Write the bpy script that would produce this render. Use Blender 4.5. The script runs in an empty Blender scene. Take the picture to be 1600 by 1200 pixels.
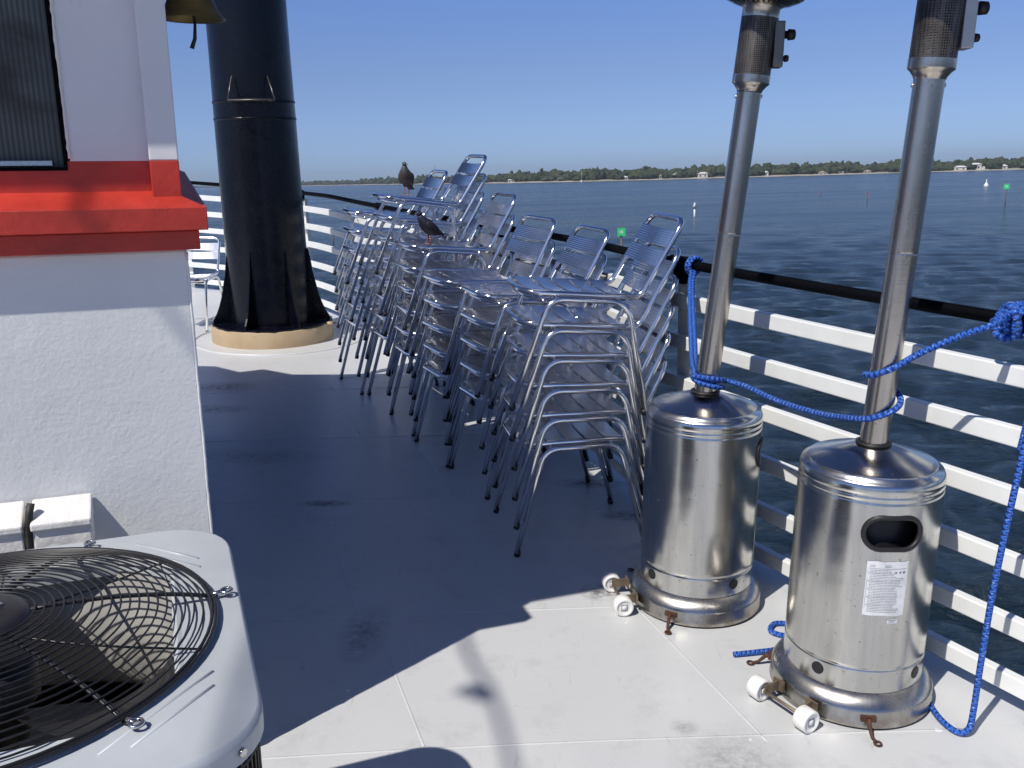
import bpy, math, random
from mathutils import Vector, Matrix, noise
random.seed(7)
S = bpy.context.scene
COL = S.collection
R = math.radians
# ---------------------------------------------------------------- frames, camera, world, sun
# The ship is built level (deck = z 0) in its own frame; the vessel really lies a little
# bow-up and heeled, so SHIP carries everything on board into the world, where the sea is level.
H = 1.6
Cs = Matrix.Translation((0, 0, H)) @ Matrix.Rotation(R(90-14.65), 4, 'X')
Cw = Matrix.Translation((0, 0, H)) @ Matrix.Rotation(R(90-12.68), 4, 'X') @ Matrix.Rotation(R(-1.6), 4, 'Z')
SHIP = Cw @ Cs.inverted()
SEA = H-6.5
cd = bpy.data.cameras.new('camera'); cam = bpy.data.objects.new('camera', cd); COL.objects.link(cam)
cam.matrix_world = Cw; cd.sensor_fit = 'HORIZONTAL'; cd.sensor_width = 36; cd.lens = 36*1430/1600
cd.clip_start = .05; cd.clip_end = 60000; S.camera = cam
LD = Vector((.68, .73, -1.32)).normalized()          # direction sunlight travels, ship frame
LW = (SHIP.to_3x3() @ LD).normalized()
sd = bpy.data.lights.new('sun', 'SUN'); sun = bpy.data.objects.new('sun', sd); COL.objects.link(sun)
sd.energy = 4.5; sd.angle = R(.53); sd.color = (1, .955, .89)
sun.rotation_euler = (-LW).to_track_quat('Z', 'Y').to_euler()
W = bpy.data.worlds.new('World'); S.world = W; W.use_nodes = True
wn = W.node_tree.nodes; wl = W.node_tree.links
sky = wn.new('ShaderNodeTexSky'); sky.sky_type = 'NISHITA'; sky.sun_disc = False
sky.sun_elevation = math.asin(-LW.z); sky.sun_rotation = math.atan2(-LW.x, -LW.y)
sky.altitude = 0; sky.air_density = .5; sky.dust_density = .2; sky.ozone_density = 6
# the photograph's bluer, clearer air: tint the sky by height above the horizon
wt = wn.new('ShaderNodeTexCoord'); wz = wn.new('ShaderNodeSeparateXYZ'); wl.new(wt.outputs['Generated'], wz.inputs[0])
wr = wn.new('ShaderNodeValToRGB'); we = wr.color_ramp.elements
for k in range(3): we.new(.5)
for el, (p, c) in zip(we, [(0., (.46, .48, .58)), (.055, (.69, .64, .67)), (.11, (.84, .74, .74)), (.19, (.94, .91, 1.0)), (.55, (.54, .58, .76))]):
    el.position = p; el.color = (*c, 1)
wl.new(wz.outputs[2], wr.inputs[0])
wm = wn.new('ShaderNodeMix'); wm.data_type = 'RGBA'; wm.blend_type = 'MULTIPLY'; wm.inputs[0].default_value = 1
wl.new(sky.outputs[0], wm.inputs[6]); wl.new(wr.outputs[0], wm.inputs[7])
wl.new(wm.outputs[2], wn['Background'].inputs[0]); wn['Background'].inputs[1].default_value = .15
S.view_settings.view_transform = 'Standard'; S.view_settings.look = 'None'
S.view_settings.exposure = 0; S.view_settings.gamma = 1
S.render.engine = 'CYCLES'
try:
    S.cycles.use_denoising = True; S.cycles.max_bounces = 8; S.cycles.glossy_bounces = 6
    S.cycles.caustics_reflective = False; S.cycles.sample_clamp_indirect = 6
except Exception: pass

# ---------------------------------------------------------------- materials
class NT:
    def __init__(s, name):
        s.m = bpy.data.materials.new(name); s.m.use_nodes = True
        s.n = s.m.node_tree.nodes; s.l = s.m.node_tree.links
        s.b = s.n['Principled BSDF']; s.tc = s.n.new('ShaderNodeTexCoord')
    def node(s, t, **k):
        q = s.n.new(t)
        for a, v in k.items():
            if a.startswith('i_'): q.inputs[a[2:]].default_value = v
            else: setattr(q, a, v)
        return q
    def mapping(s, scale, src='Object', rot=(0, 0, 0)):
        q = s.n.new('ShaderNodeMapping'); q.inputs['Scale'].default_value = scale; q.inputs['Rotation'].default_value = rot
        s.l.new(s.tc.outputs[src], q.inputs[0]); return q.outputs[0]
    def noise(s, scale, vec=None, detail=4, rough=.55, dist=0):
        q = s.node('ShaderNodeTexNoise'); q.inputs['Scale'].default_value = scale; q.inputs['Detail'].default_value = detail
        q.inputs['Roughness'].default_value = rough; q.inputs['Distortion'].default_value = dist
        s.l.new(vec if vec else s.tc.outputs['Object'], q.inputs['Vector']); return q.outputs['Fac']
    def ramp(s, src, stops):
        q = s.node('ShaderNodeValToRGB'); e = q.color_ramp.elements
        while len(e) < len(stops): e.new(.5)
        for el, (p, c) in zip(e, stops):
            el.position = p; el.color = (c, c, c, 1) if not isinstance(c, tuple) else (*c, 1)
        s.l.new(src, q.inputs[0]); return q.outputs[0]
    def mix(s, f, a, b, mode='MIX'):
        q = s.node('ShaderNodeMix', data_type='RGBA', blend_type=mode)
        for inp, v in ((q.inputs[0], f), (q.inputs[6], a), (q.inputs[7], b)):
            if isinstance(v, (int, float)): inp.default_value = v if inp.type == 'VALUE' else (v, v, v, 1)
            elif isinstance(v, tuple): inp.default_value = (*v, 1)
            else: s.l.new(v, inp)
        return q.outputs[2]
    def math(s, op, a, b=0.0, clamp=False):
        q = s.node('ShaderNodeMath', operation=op, use_clamp=clamp)
        for inp, v in ((q.inputs[0], a), (q.inputs[1], b)):
            if isinstance(v, (int, float)): inp.default_value = v
            else: s.l.new(v, inp)
        return q.outputs[0]
    def bump(s, h, strength=.3, dist=.01, prev=None):
        q = s.node('ShaderNodeBump'); q.inputs['Strength'].default_value = strength; q.inputs['Distance'].default_value = dist
        s.l.new(h, q.inputs['Height'])
        if prev: s.l.new(prev, q.inputs['Normal'])
        s.l.new(q.outputs[0], s.b.inputs['Normal']); return q.outputs[0]
    def set(s, **k):
        nm = dict(col='Base Color', rough='Roughness', metal='Metallic', spec='Specular IOR Level', coat='Coat Weight', aniso='Anisotropic', ior='IOR', alpha='Alpha')
        for a, v in k.items():
            i = s.b.inputs[nm[a]]
            if isinstance(v, (int, float)): i.default_value = v
            elif isinstance(v, tuple): i.default_value = (*v, 1)
            else: s.l.new(v, i)
        return s
def simple(name, col, rough=.5, metal=0, var=.12, vs=6, bump=0, bs=60, bd=.002):
    t = NT(name); n = t.noise(vs)
    c = t.mix(t.ramp(n, [(.3, 0.), (.7, 1.)]), tuple(x*(1-var) for x in col), tuple(min(1, x*(1+var)) for x in col))
    t.set(col=c, rough=rough, metal=metal)
    if bump: t.bump(t.noise(bs), bump, bd)
    return t.m
def spot(t, x, y, rx, ry, soft=.6):
    """mask of a real stain at deck position x,y (metres)"""
    q = t.node('ShaderNodeMapping'); q.inputs['Location'].default_value = (-x/rx, -y/ry, 0); q.inputs['Scale'].default_value = (1/rx, 1/ry, 0)
    t.l.new(t.tc.outputs['Object'], q.inputs[0])
    g = t.node('ShaderNodeVectorMath', operation='LENGTH'); t.l.new(q.outputs[0], g.inputs[0])
    return t.math('SUBTRACT', 1.0, g.outputs['Value'], True)
M = {}
def mk_deck():
    t = NT('deck_paint')
    big = t.noise(.9, detail=5); fine = t.noise(38, detail=6, rough=.7)
    c = t.mix(t.ramp(big, [(.3, 0.), (.75, 1.)]), (.54, .55, .55), (.62, .625, .62))
    blot = t.noise(6, detail=8, rough=.75)
    c = t.mix(t.ramp(blot, [(.53, 0.), (.72, .45)]), c, (.38, .38, .37))
    vs = t.noise(9, t.mapping((3, .5, 1), rot=(0, 0, .5)), 7, .75)
    c = t.mix(t.ramp(vs, [(.60, 0.), (.72, .5)]), c, (.30, .30, .29))
    wsp = t.noise(17, detail=2, rough=.5)
    c = t.mix(t.ramp(wsp, [(.74, 0.), (.76, .8)]), c, (.78, .78, .76))
    rst = t.noise(7.3, detail=7, rough=.8)
    c = t.mix(t.ramp(rst, [(.67, 0.), (.73, .5)]), c, (.30, .19, .11))
    specks = t.noise(55, detail=3, rough=.6)
    c = t.mix(t.ramp(specks, [(.70, 0.), (.76, .5)]), c, (.22, .21, .20))
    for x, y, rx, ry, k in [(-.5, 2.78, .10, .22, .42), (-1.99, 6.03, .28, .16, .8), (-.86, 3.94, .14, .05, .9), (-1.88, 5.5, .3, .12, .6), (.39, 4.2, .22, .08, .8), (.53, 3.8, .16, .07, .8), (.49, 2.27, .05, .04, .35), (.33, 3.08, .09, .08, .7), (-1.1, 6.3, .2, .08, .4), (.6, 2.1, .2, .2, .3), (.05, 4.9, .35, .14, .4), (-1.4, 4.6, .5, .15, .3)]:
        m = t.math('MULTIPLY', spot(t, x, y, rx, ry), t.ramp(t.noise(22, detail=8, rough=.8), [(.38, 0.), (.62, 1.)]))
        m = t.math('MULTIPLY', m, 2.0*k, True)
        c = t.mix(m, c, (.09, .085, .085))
    t.set(col=c, rough=t.ramp(fine, [(.3, .28), (.7, .42)]), spec=.5)
    n1 = t.bump(t.noise(1.4, detail=2), .35, .02)
    t.bump(t.noise(90, detail=4, rough=.6), .22, .002, n1)
    return t.m
M['deck'] = mk_deck()
def mk_wall():
    t = NT('white_wall_paint')
    c = t.mix(t.ramp(t.noise(2.5, detail=6), [(.3, 0.), (.7, 1.)]), (.70, .71, .70), (.78, .79, .78))
    c = t.mix(t.ramp(t.noise(24, detail=5, rough=.8), [(.66, 0.), (.74, .35)]), c, (.45, .44, .42))
    t.set(col=c, rough=.42)
    n1 = t.bump(t.noise(14, detail=3), .35, .005)
    t.bump(t.noise(85, detail=5, rough=.6, dist=.3), .40, .003, n1)
    return t.m
M['wall'] = mk_wall()
def mk_panel():
    t = NT('smooth_white_panel')
    c = t.mix(t.ramp(t.noise(3, detail=5), [(.3, 0.), (.7, 1.)]), (.68, .68, .70), (.74, .74, .76))
    c = t.mix(t.ramp(t.noise(11, t.mapping((1, 1, .45)), 7, .75), [(.62, 0.), (.72, .5)]), c, (.42, .42, .44))
    t.set(col=c, rough=.42); n1 = t.bump(t.noise(5, t.mapping((3, 3, .4)), 4), .25, .006); t.bump(t.noise(60), .15, .002, n1); return t.m
M['panel'] = mk_panel()
M['red'] = simple('red_trim_paint', (.46, .038, .024), .42, 0, .22, 7, .55, 30, .004)
M['rail'] = simple('white_rail_paint', (.80, .81, .78), .35, 0, .05, 9, .1, 40)
M['black'] = simple('black_gloss_paint', (.002, .0025, .004), .62, 0, .3, 5, .2, 30, .002)
M['black'].node_tree.nodes['Principled BSDF'].inputs['Specular IOR Level'].default_value = .06
M['wire'] = simple('black_wire_coating', (.012, .012, .014), .38, 0, .2, 30)
M['cap'] = simple('black_plastic', (.012, .012, .013), .5, 0, .2, 30)
def mk_funnel():
    t = NT('funnel_black_paint')
    n = t.noise(7, detail=8, rough=.7)
    c = t.mix(t.ramp(n, [(.45, 0.), (.8, .6)]), (.0015, .002, .006), (.006, .0065, .010))
    vz = t.mapping((5, 5, .5)); st = t.noise(6, vz, 6, .7)
    c = t.mix(t.ramp(st, [(.62, 0.), (.74, .25)]), c, (.03, .03, .035))
    t.set(col=c, rough=t.ramp(n, [(.3, .20), (.7, .34)]), spec=.35)
    t.bump(t.noise(16, detail=4), .12, .004); return t.m
M['funnel'] = mk_funnel()
def mk_tan():
    t = NT('tan_paint')
    c = t.mix(t.ramp(t.noise(4, detail=7), [(.3, 0.), (.7, 1.)]), (.40, .29, .17), (.49, .37, .23))
    c = t.mix(t.ramp(t.noise(26, detail=6, rough=.8), [(.60, 0.), (.72, .7)]), c, (.16, .10, .06))
    t.set(col=c, rough=.6); t.bump(t.noise(40), .3, .003); return t.m
M['tan'] = mk_tan()
def mk_steel(name, col=(.56, .55, .53), base_r=.24, brush=True, dirt=.5, rust=0.0, dent=.0, aniso=.55):
    t = NT(name)
    vz = t.mapping((3, 3, 220)) ; br = t.noise(3, vz, 3, .6)
    vs = t.mapping((9, 9, .8)); streak = t.noise(3, vs, 6, .7)
    c = t.mix(t.ramp(streak, [(.40, 0.), (.75, dirt)]), col, tuple(x*.55 for x in col))
    sp = t.noise(62, detail=4, rough=.65)
    smg = t.noise(3.2, t.mapping((1, 1, .5)), 5, .7)
    c = t.mix(t.ramp(smg, [(.50, 0.), (.72, .35)]), c, tuple(x*.6 for x in col))
    c = t.mix(t.ramp(sp, [(.64, 0.), (.70, .8)]), c, (.16, .12, .09))
    if rust:
        gz = t.node('ShaderNodeSeparateXYZ'); t.l.new(t.tc.outputs['Object'], gz.inputs[0])
        rz = t.math('SUBTRACT', 1.0, t.math('MULTIPLY', gz.outputs[2], 18.0), True)
        rr = t.math('MULTIPLY', t.math('ADD', rz, .25), t.ramp(t.noise(14, detail=7, rough=.75), [(.42, 0.), (.68, 1.)]), True)
        c = t.mix(t.math('MULTIPLY', rr, rust), c, (.20, .11, .055))
    t.set(col=c, metal=t.ramp(sp, [(.66, 1.), (.75, .4)]), rough=t.ramp(streak, [(.3, base_r), (.75, base_r+.10)]), aniso=aniso)
    tg = t.node('ShaderNodeTangent', direction_type='RADIAL', axis='Z'); t.l.new(tg.outputs[0], t.b.inputs['Tangent'])
    prev = None
    if dent: prev = t.bump(t.noise(5, detail=2), dent, .03)
    if brush: t.bump(br, .07, .002, prev)
    return t.m
M['steel'] = mk_steel('brushed_stainless', (.62, .61, .58), .15, dent=.12)
M['steel_pole'] = mk_steel('pole_stainless', (.56, .51, .45), .20, True, .6)
M['steel_base'] = mk_steel('rust_marked_stainless', (.52, .50, .46), .22, True, .5, .75)
M['steel_dark'] = mk_steel('heat_stained_steel', (.20, .18, .16), .38, False, .6)
M['alu'] = simple('polished_aluminium', (.86, .86, .88), .15, 1, .07, 8)
M['alu_slat'] = simple('aluminium_slat', (.70, .70, .72), .21, 1, .08, 10)
M['brass'] = simple('tarnished_brass', (.16, .12, .05), .45, .85, .35, 12, .2, 30)
M['rust'] = simple('rusty_iron', (.09, .038, .024), .75, .2, .4, 40, .5, 80)
M['bracket'] = simple('grimy_zinc_bracket', (.22, .17, .12), .55, .6, .4, 30, .3, 80)
M['wheel'] = simple('white_nylon', (.78, .77, .73), .5, 0, .08, 20, .2, 60)
M['ink'] = simple('grey_print', (.22, .22, .24), .6, 0, .2, 60)
M['paper'] = simple('worn_white_label', (.66, .67, .68), .6, 0, .12, 30, .3, 60)
M['acpaint'] = simple('grey_enamel', (.44, .47, .49), .38, 0, .10, 4, .12, 14, .004)
M['acin'] = simple('dusty_light_grey_metal', (.42, .41, .38), .55, 0, .25, 9, .3, 25)
M['acdark'] = simple('black_condenser_fins', (.010, .010, .012), .5, 0, .3, 20)
M['blade'] = simple('dark_fan_blade', (.020, .020, .024), .42, 0, .25, 8)
M['silverbox'] = simple('grey_control_box', (.45, .46, .48), .4, .3, .08, 20)
M['white_old'] = simple('chipped_white_trim', (.76, .74, .70), .45, 0, .08, 8, .7, 16, .01)
M['pvc'] = simple('weathered_pipe', (.03, .028, .025), .6, 0, .8, 14, .3, 20)
def mk_perf():
    t = NT('perforated_steel')
    v = t.node('ShaderNodeTexVoronoi'); v.inputs['Scale'].default_value = 160; v.inputs['Randomness'].default_value = .15
    t.l.new(t.tc.outputs['Object'], v.inputs['Vector'])
    hole = t.ramp(v.outputs['Distance'], [(.30, 0.), (.42, 1.)])
    n = t.noise(9, detail=6)
    c = t.mix(t.ramp(n, [(.35, 0.), (.7, 1.)]), (.06, .052, .045), (.17, .155, .14))
    c = t.mix(hole, (.01, .01, .01), c)
    t.set(col=c, metal=.7, rough=.45); t.bump(hole, .4, .001); return t.m
M['perf'] = mk_perf()
def mk_rope():
    t = NT('blue_braided_rope')
    w = t.node('ShaderNodeTexWave'); w.wave_type = 'BANDS'; w.bands_direction = 'DIAGONAL'
    w.inputs['Scale'].default_value = 1.0; w.inputs['Distortion'].default_value = .5
    t.l.new(t.mapping((.6283, 40, 1), 'UV'), w.inputs['Vector'])
    w2 = t.node('ShaderNodeTexWave'); w2.wave_type = 'BANDS'; w2.bands_direction = 'DIAGONAL'
    w2.inputs['Scale'].default_value = 1.0
    t.l.new(t.mapping((-.6283, 40, 1), 'UV'), w2.inputs['Vector'])
    h = t.math('MAXIMUM', w.outputs['Fac'], w2.outputs['Fac'])
    c = t.mix(t.ramp(h, [(.25, 0.), (.9, 1.)]), (.004, .026, .17), (.014, .105, .48))
    c = t.mix(t.ramp(t.noise(170, detail=2), [(.62, 0.), (.68, .8)]), c, (.35, .5, .85))
    t.set(col=c, rough=.6); t.bump(h, 1.0, .004); return t.m
M['rope'] = mk_rope()
def mk_screen():
    t = NT('insect_screen')
    w = t.node('ShaderNodeTexWave'); w.bands_direction = 'X'; w.inputs['Scale'].default_value = 30; w.inputs['Distortion'].default_value = .4
    t.l.new(t.tc.outputs['Object'], w.inputs['Vector'])
    c = t.mix(w.outputs['Fac'], (.045, .052, .048), (.105, .115, .108))
    c = t.mix(t.ramp(t.noise(3.5, detail=6, dist=1), [(.5, 0.), (.62, .8)]), c, (.030, .020, .016))
    t.set(col=c, rough=.28, spec=.4); return t.m
M['screen'] = mk_screen()
def mk_water():
    t = NT('sea_water')
    t.set(col=(.014, .034, .058), rough=.15, ior=1.42)
    gust = t.noise(.012, t.mapping((1, 3.5, 1)), 5, .6)
    t.set(rough=t.ramp(gust, [(.35, .10), (.65, .22)]), col=t.mix(t.ramp(gust, [(.35, 0.), (.65, 1.)]), (.010, .024, .036), (.018, .038, .060)))
    a = t.noise(.85, t.mapping((1, 2.0, 1)), 7, .66, .4)
    b = t.noise(2.6, t.mapping((1, 1.8, 1)), 5, .6, .5)
    c = t.noise(.05, t.mapping((1, 2.2, 1)), 4, .55)
    n1 = t.bump(a, 1, .40); n2 = t.bump(b, 1, .16, n1)
    far = t.noise(.22, t.mapping((.7, 1.6, 1)), 5, .65, .3)
    n3 = t.bump(far, 1, .9, n2)
    t.bump(c, 1, .8, n3)
    return t.m
M['water'] = mk_water()
def mk_leaf():
    t = NT('mixed_shore_foliage')
    c = t.mix(t.ramp(t.noise(.035, detail=5, rough=.7), [(.35, 0.), (.65, 1.)]), (.028, .042, .026), (.085, .095, .050))
    c = t.mix(t.ramp(t.noise(.4, detail=3), [(.4, 0.), (.7, .7)]), c, (.03, .045, .02))
    t.set(col=c, rough=.8, spec=.1); return t.m
M['leaf'] = mk_leaf()
M['leaf_hazed'] = simple('haze_tinted_foliage', (.075, .11, .13), .9, 0, .15, .01)  # distance haze is put into this leaf colour as a blue tint
M['sand'] = simple('pale_shore', (.30, .28, .22), .9, 0, .3, .05)
M['house'] = simple('pale_house_wall', (.60, .57, .50), .7, 0, .1, .5)
M['roof_h'] = simple('house_roof', (.35, .27, .23), .8, 0, .3, .5)
M['roof_w'] = simple('white_roof', (.62, .61, .60), .7, 0, .1, .5)
M['glass_d'] = simple('dark_window', (.03, .035, .04), .15)
M['green_sign'] = simple('green_daymark', (.03, .55, .18), .5)
M['red_sign'] = simple('red_daymark', (.65, .06, .04), .5)
M['pile'] = simple('weathered_pile', (.12, .11, .10), .8, 0, .3, 4)
M['hull'] = simple('white_hull_paint', (.75, .75, .74), .4)
def mk_feather(name, a, b, sc=18):
    t = NT(name); c = t.mix(t.ramp(t.noise(sc, detail=5, rough=.7), [(.35, 0.), (.65, 1.)]), a, b)
    t.set(col=c, rough=.6, spec=.3); t.bump(t.noise(90, t.mapping((1, 1, .4)), 3), .5, .003); return t.m
def mk_pigeon_body(name, throat, breast, belly, z0, z1):
    t = NT(name); g = t.node('ShaderNodeSeparateXYZ'); t.l.new(t.tc.outputs['Object'], g.inputs[0])
    z = t.math('ADD', g.outputs[2], t.math('MULTIPLY', t.math('SUBTRACT', t.noise(30), .5), .04))
    f = t.math('DIVIDE', t.math('SUBTRACT', z, z0), z1-z0, True)
    c = t.ramp(f, [(0., belly), (.28, belly), (.42, breast), (.72, throat), (.92, (throat[0]*1.3, throat[1]*1.5, throat[2]*1.5))])
    t.set(col=c, rough=.5, spec=.4); t.bump(t.noise(110, t.mapping((1, 1, .5)), 3), .5, .003); return t.m
M['pb1'] = mk_pigeon_body('brown_grey_plumage', (.055, .05, .055), (.075, .045, .045), (.20, .17, .17), .05, .23)
M['pb2'] = mk_pigeon_body('blue_black_plumage', (.015, .017, .028), (.018, .02, .032), (.035, .037, .05), .04, .2)
M['feather1'] = mk_feather('brown_feathers', (.05, .04, .042), (.09, .075, .075))
M['feather2'] = mk_feather('black_feathers', (.012, .013, .020), (.035, .037, .05))
M['skin'] = simple('pink_bird_legs', (.45, .16, .15), .6)
M['beak'] = simple('dark_beak', (.05, .045, .045), .4)
M['eye'] = simple('orange_eye', (.45, .10, .02), .2)

# ---------------------------------------------------------------- mesh builder
class MB:
    def __init__(s): s.v = []; s.f = []; s.uv = {}; s.sm = []
    def face(s, idx, smooth=True, uv=None):
        s.f.append(tuple(idx)); s.sm.append(smooth)
        if uv: s.uv[len(s.f)-1] = uv
    def tube(s, pts, r, n=10, closed=False, caps=True):
        P = [Vector(p) for p in pts]; N = len(P); base = len(s.v)
        rr = r if isinstance(r, (list, tuple)) else [r]*N
        T = []
        for i in range(N):
            a = P[(i-1) % N] if (closed or i > 0) else P[i]; b = P[(i+1) % N] if (closed or i < N-1) else P[i]
            d = b-a; T.append(d.normalized() if d.length > 1e-9 else Vector((0, 0, 1)))
        up = Vector((0, 0, 1)) if abs(T[0].z) < .9 else Vector((1, 0, 0))
        x = T[0].cross(up).normalized(); L = 0; Ls = []
        for i in range(N):
            if i: L += (P[i]-P[i-1]).length
            Ls.append(L)
            x = (x-T[i]*x.dot(T[i])).normalized(); y = T[i].cross(x)
            for k in range(n):
                a = 2*math.pi*k/n; s.v.append(P[i]+(x*math.cos(a)+y*math.sin(a))*rr[i])
        rings = N if closed else N-1
        for i in range(rings):
            j = (i+1) % N; l1 = Ls[j] if j else Ls[-1]+(P[0]-P[-1]).length
            for k in range(n):
                k2 = (k+1) % n
                s.face([base+i*n+k, base+i*n+k2, base+j*n+k2, base+j*n+k], True, [(k/n, Ls[i]), ((k+1)/n, Ls[i]), ((k+1)/n, l1), (k/n, l1)])
        if caps and not closed:
            s.face([base+k for k in range(n)][::-1], False); s.face([base+(N-1)*n+k for k in range(n)], False)
        return s
    def lathe(s, prof, n=48, c=(0, 0, 0), skip=None, smooth=True, mat=None):
        base = len(s.v); c = Vector(c)
        for r, z in prof:
            for k in range(n):
                a = 2*math.pi*k/n; q = Vector((r*math.cos(a), r*math.sin(a), z))
                s.v.append((mat @ q if mat else q)+c)
        for i in range(len(prof)-1):
            for k in range(n):
                if skip and skip((k+.5)/n*360, (prof[i][1]+prof[i+1][1])/2): continue
                k2 = (k+1) % n
                s.face([base+i*n+k, base+i*n+k2, base+(i+1)*n+k2, base+(i+1)*n+k], smooth)
        return s
    def cap(s, i0, n, flip=False):
        f = [i0+k for k in range(n)]; s.face(f[::-1] if flip else f, False)
    def box(s, c, d, m=None, bev=0):
        c = Vector(c); base = len(s.v); hx, hy, hz = d[0]/2, d[1]/2, d[2]/2
        for sx in (-1, 1):
            for sy in (-1, 1):
                for sz in (-1, 1):
                    q = Vector((sx*hx, sy*hy, sz*hz)); s.v.append((m @ q if m else q)+c)
        for f in ((0, 1, 3, 2), (4, 6, 7, 5), (0, 4, 5, 1), (2, 3, 7, 6), (0, 2, 6, 4), (1, 5, 7, 3)): s.face([base+i for i in f], False)
        return s
    def prism(s, poly, z0, z1, bottom=True):
        """poly CCW list of (x,y)"""
        base = len(s.v); n = len(poly)
        for z in (z0, z1):
            for x, y in poly: s.v.append(Vector((x, y, z)))
        s.face([base+n+i for i in range(n)], False)
        if bottom: s.face([base+i for i in range(n)][::-1], False)
        for i in range(n): j = (i+1) % n; s.face([base+i, base+j, base+n+j, base+n+i], False)
        return s
    def sweep(s, sec, frames, closed_sec=True, smooth=False):
        """sec list of (a,b); frames list of (origin, A, B)"""
        base = len(s.v); n = len(sec)
        for o, A, B in frames:
            for a, b in sec: s.v.append(o+A*a+B*b)
        for i in range(len(frames)-1):
            for k in range(n if closed_sec else n-1):
                k2 = (k+1) % n; s.face([base+i*n+k, base+i*n+k2, base+(i+1)*n+k2, base+(i+1)*n+k], smooth)
        if closed_sec: s.face([base+k for k in range(n)][::-1], False); s.face([base+(len(frames)-1)*n+k for k in range(n)], False)
        return s
    def loft(s, secs, n=16):
        """secs: (center, ax, ay) with ax, ay vectors"""
        base = len(s.v)
        for c, ax, ay in secs:
            for k in range(n):
                a = 2*math.pi*k/n; s.v.append(Vector(c)+Vector(ax)*math.cos(a)+Vector(ay)*math.sin(a))
        for i in range(len(secs)-1):
            for k in range(n): k2 = (k+1) % n; s.face([base+i*n+k, base+i*n+k2, base+(i+1)*n+k2, base+(i+1)*n+k])
        s.cap(base, n, True); s.cap(base+(len(secs)-1)*n, n); s.sm[-1] = s.sm[-2] = True
        return s
    def build(s, name, mat, parent=None, bevel=0, sub=0, fixn=True):
        me = bpy.data.meshes.new(name); me.from_pydata([tuple(v) for v in s.v], [], s.f)
        me.polygons.foreach_set('use_smooth', s.sm)
        if s.uv:
            ul = me.uv_layers.new(name='UVMap')
            for fi, uvs in s.uv.items():
                p = me.polygons[fi]
                for li, u in zip(p.loop_indices, uvs): ul.data[li].uv = u
        me.materials.append(M[mat])
        if fixn:
            import bmesh
            b = bmesh.new(); b.from_mesh(me); bmesh.ops.recalc_face_normals(b, faces=b.faces); b.to_mesh(me); b.free()
        me.update()
        o = bpy.data.objects.new(name, me); COL.objects.link(o)
        if parent: o.parent = parent
        if bevel:
            q = o.modifiers.new('bevel', 'BEVEL'); q.width = bevel; q.segments = 2; q.limit_method = 'ANGLE'; q.angle_limit = R(40)
        if sub:
            q = o.modifiers.new('sub', 'SUBSURF'); q.levels = sub; q.render_levels = sub
        return o
def catmull(P, k=8, closed=False):
    P = [Vector(p) for p in P]; out = []; n = len(P)
    for i in range(n if closed else n-1):
        if closed: a, b, c, d = P[(i-1) % n], P[i], P[(i+1) % n], P[(i+2) % n]
        else: a, b, c, d = P[max(i-1, 0)], P[i], P[i+1], P[min(i+2, n-1)]
        for j in range(k):
            t = j/k
            out.append(.5*((2*b)+(-a+c)*t+(2*a-5*b+4*c-d)*t*t+(-a+3*b-3*c+d)*t**3))
    if not closed: out.append(P[-1])
    return out
def fillet(P, rad, k=6, closed=False):
    P = [Vector(p) for p in P]; n = len(P); out = []
    rad = rad if isinstance(rad, (list, tuple)) else [rad]*n
    for i in range(n):
        if not closed and i in (0, n-1): out.append(P[i]); continue
        a, b, c = P[i-1], P[i], P[(i+1) % n]; u = (a-b).normalized(); w = (c-b).normalized()
        ang = math.acos(max(-1, min(1, u.dot(w)))); t = min(rad[i]/math.tan(ang/2), (a-b).length*.49, (c-b).length*.49)
        p0, p1 = b+u*t, b+w*t
        for j in range(k+1):
            s = j/k; out.append(p0*(1-s)**2+b*2*s*(1-s)+p1*s*s)
    return out
SHIPOBJ = []
def thing(name, label, cat, loc=(0, 0, 0), rz=0, group=None, ship=True):
    o = bpy.data.objects.new(name, None); COL.objects.link(o); o.empty_display_size = .1
    o.location = loc; o.rotation_euler = (0, 0, rz); o['label'] = label; o['category'] = cat
    if group: o['group'] = group
    if ship: SHIPOBJ.append(o)
    return o
def tag(o, label, cat, group=None, ship=True):
    o['label'] = label; o['category'] = cat
    if group: o['group'] = group
    if ship: SHIPOBJ.append(o)
    return o
def struct(o, label=None, cat=None, kind='structure', ship=True):
    o['kind'] = kind
    if label: o['label'] = label
    if cat: o['category'] = cat
    if ship: SHIPOBJ.append(o)
    return o
def copy_tree(o, parent=None):
    c = o.copy(); COL.objects.link(c); c.parent = parent
    for ch in [x for x in CH.get(o.name, [])]: copy_tree(ch, c)
    return c
CH = {}
def index_children():
    CH.clear()
    for o in bpy.data.objects:
        if o.parent: CH.setdefault(o.parent.name, []).append(o)

# ---------------------------------------------------------------- rail line / deck
RAILP = [(3.45, -.85), (2.42, .78), (1.452, 2.37), (.715, 3.70), (.40, 4.62), (-.01, 5.55), (-1.10, 7.6), (-2.1, 9.3), (-3.4, 10.35), (-5.2, 10.95), (-7.6, 11.1)]
path = catmull([(x, y, 0) for x, y in RAILP], 10)
def off(path, d):
    out = []
    for i, p in enumerate(path):
        t = (path[min(i+1, len(path)-1)]-path[max(i-1, 0)]).normalized(); out.append((p+Vector((t.y, -t.x, 0))*d, t))
    return out
outer = [q for q, t in off(path, .07)]
poly = [(p.x, p.y) for p in outer]+[(-9, 11), (-9, -6), (5.0, -6), (5.0, -2.6)]
mb = MB()
n = len(poly); z1 = 0
mb.prism(poly, -.12, 0)
struct(mb.build('deck', 'deck'))
mb = MB(); hp = [(p.x, p.y) for p in [q for q, t in off(path, .0)]]+[(-8.9, 10.9), (-8.9, -5.9), (4.9, -5.9), (4.9, -2.6)]
mb.prism(hp, -6.2, -.123)
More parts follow.
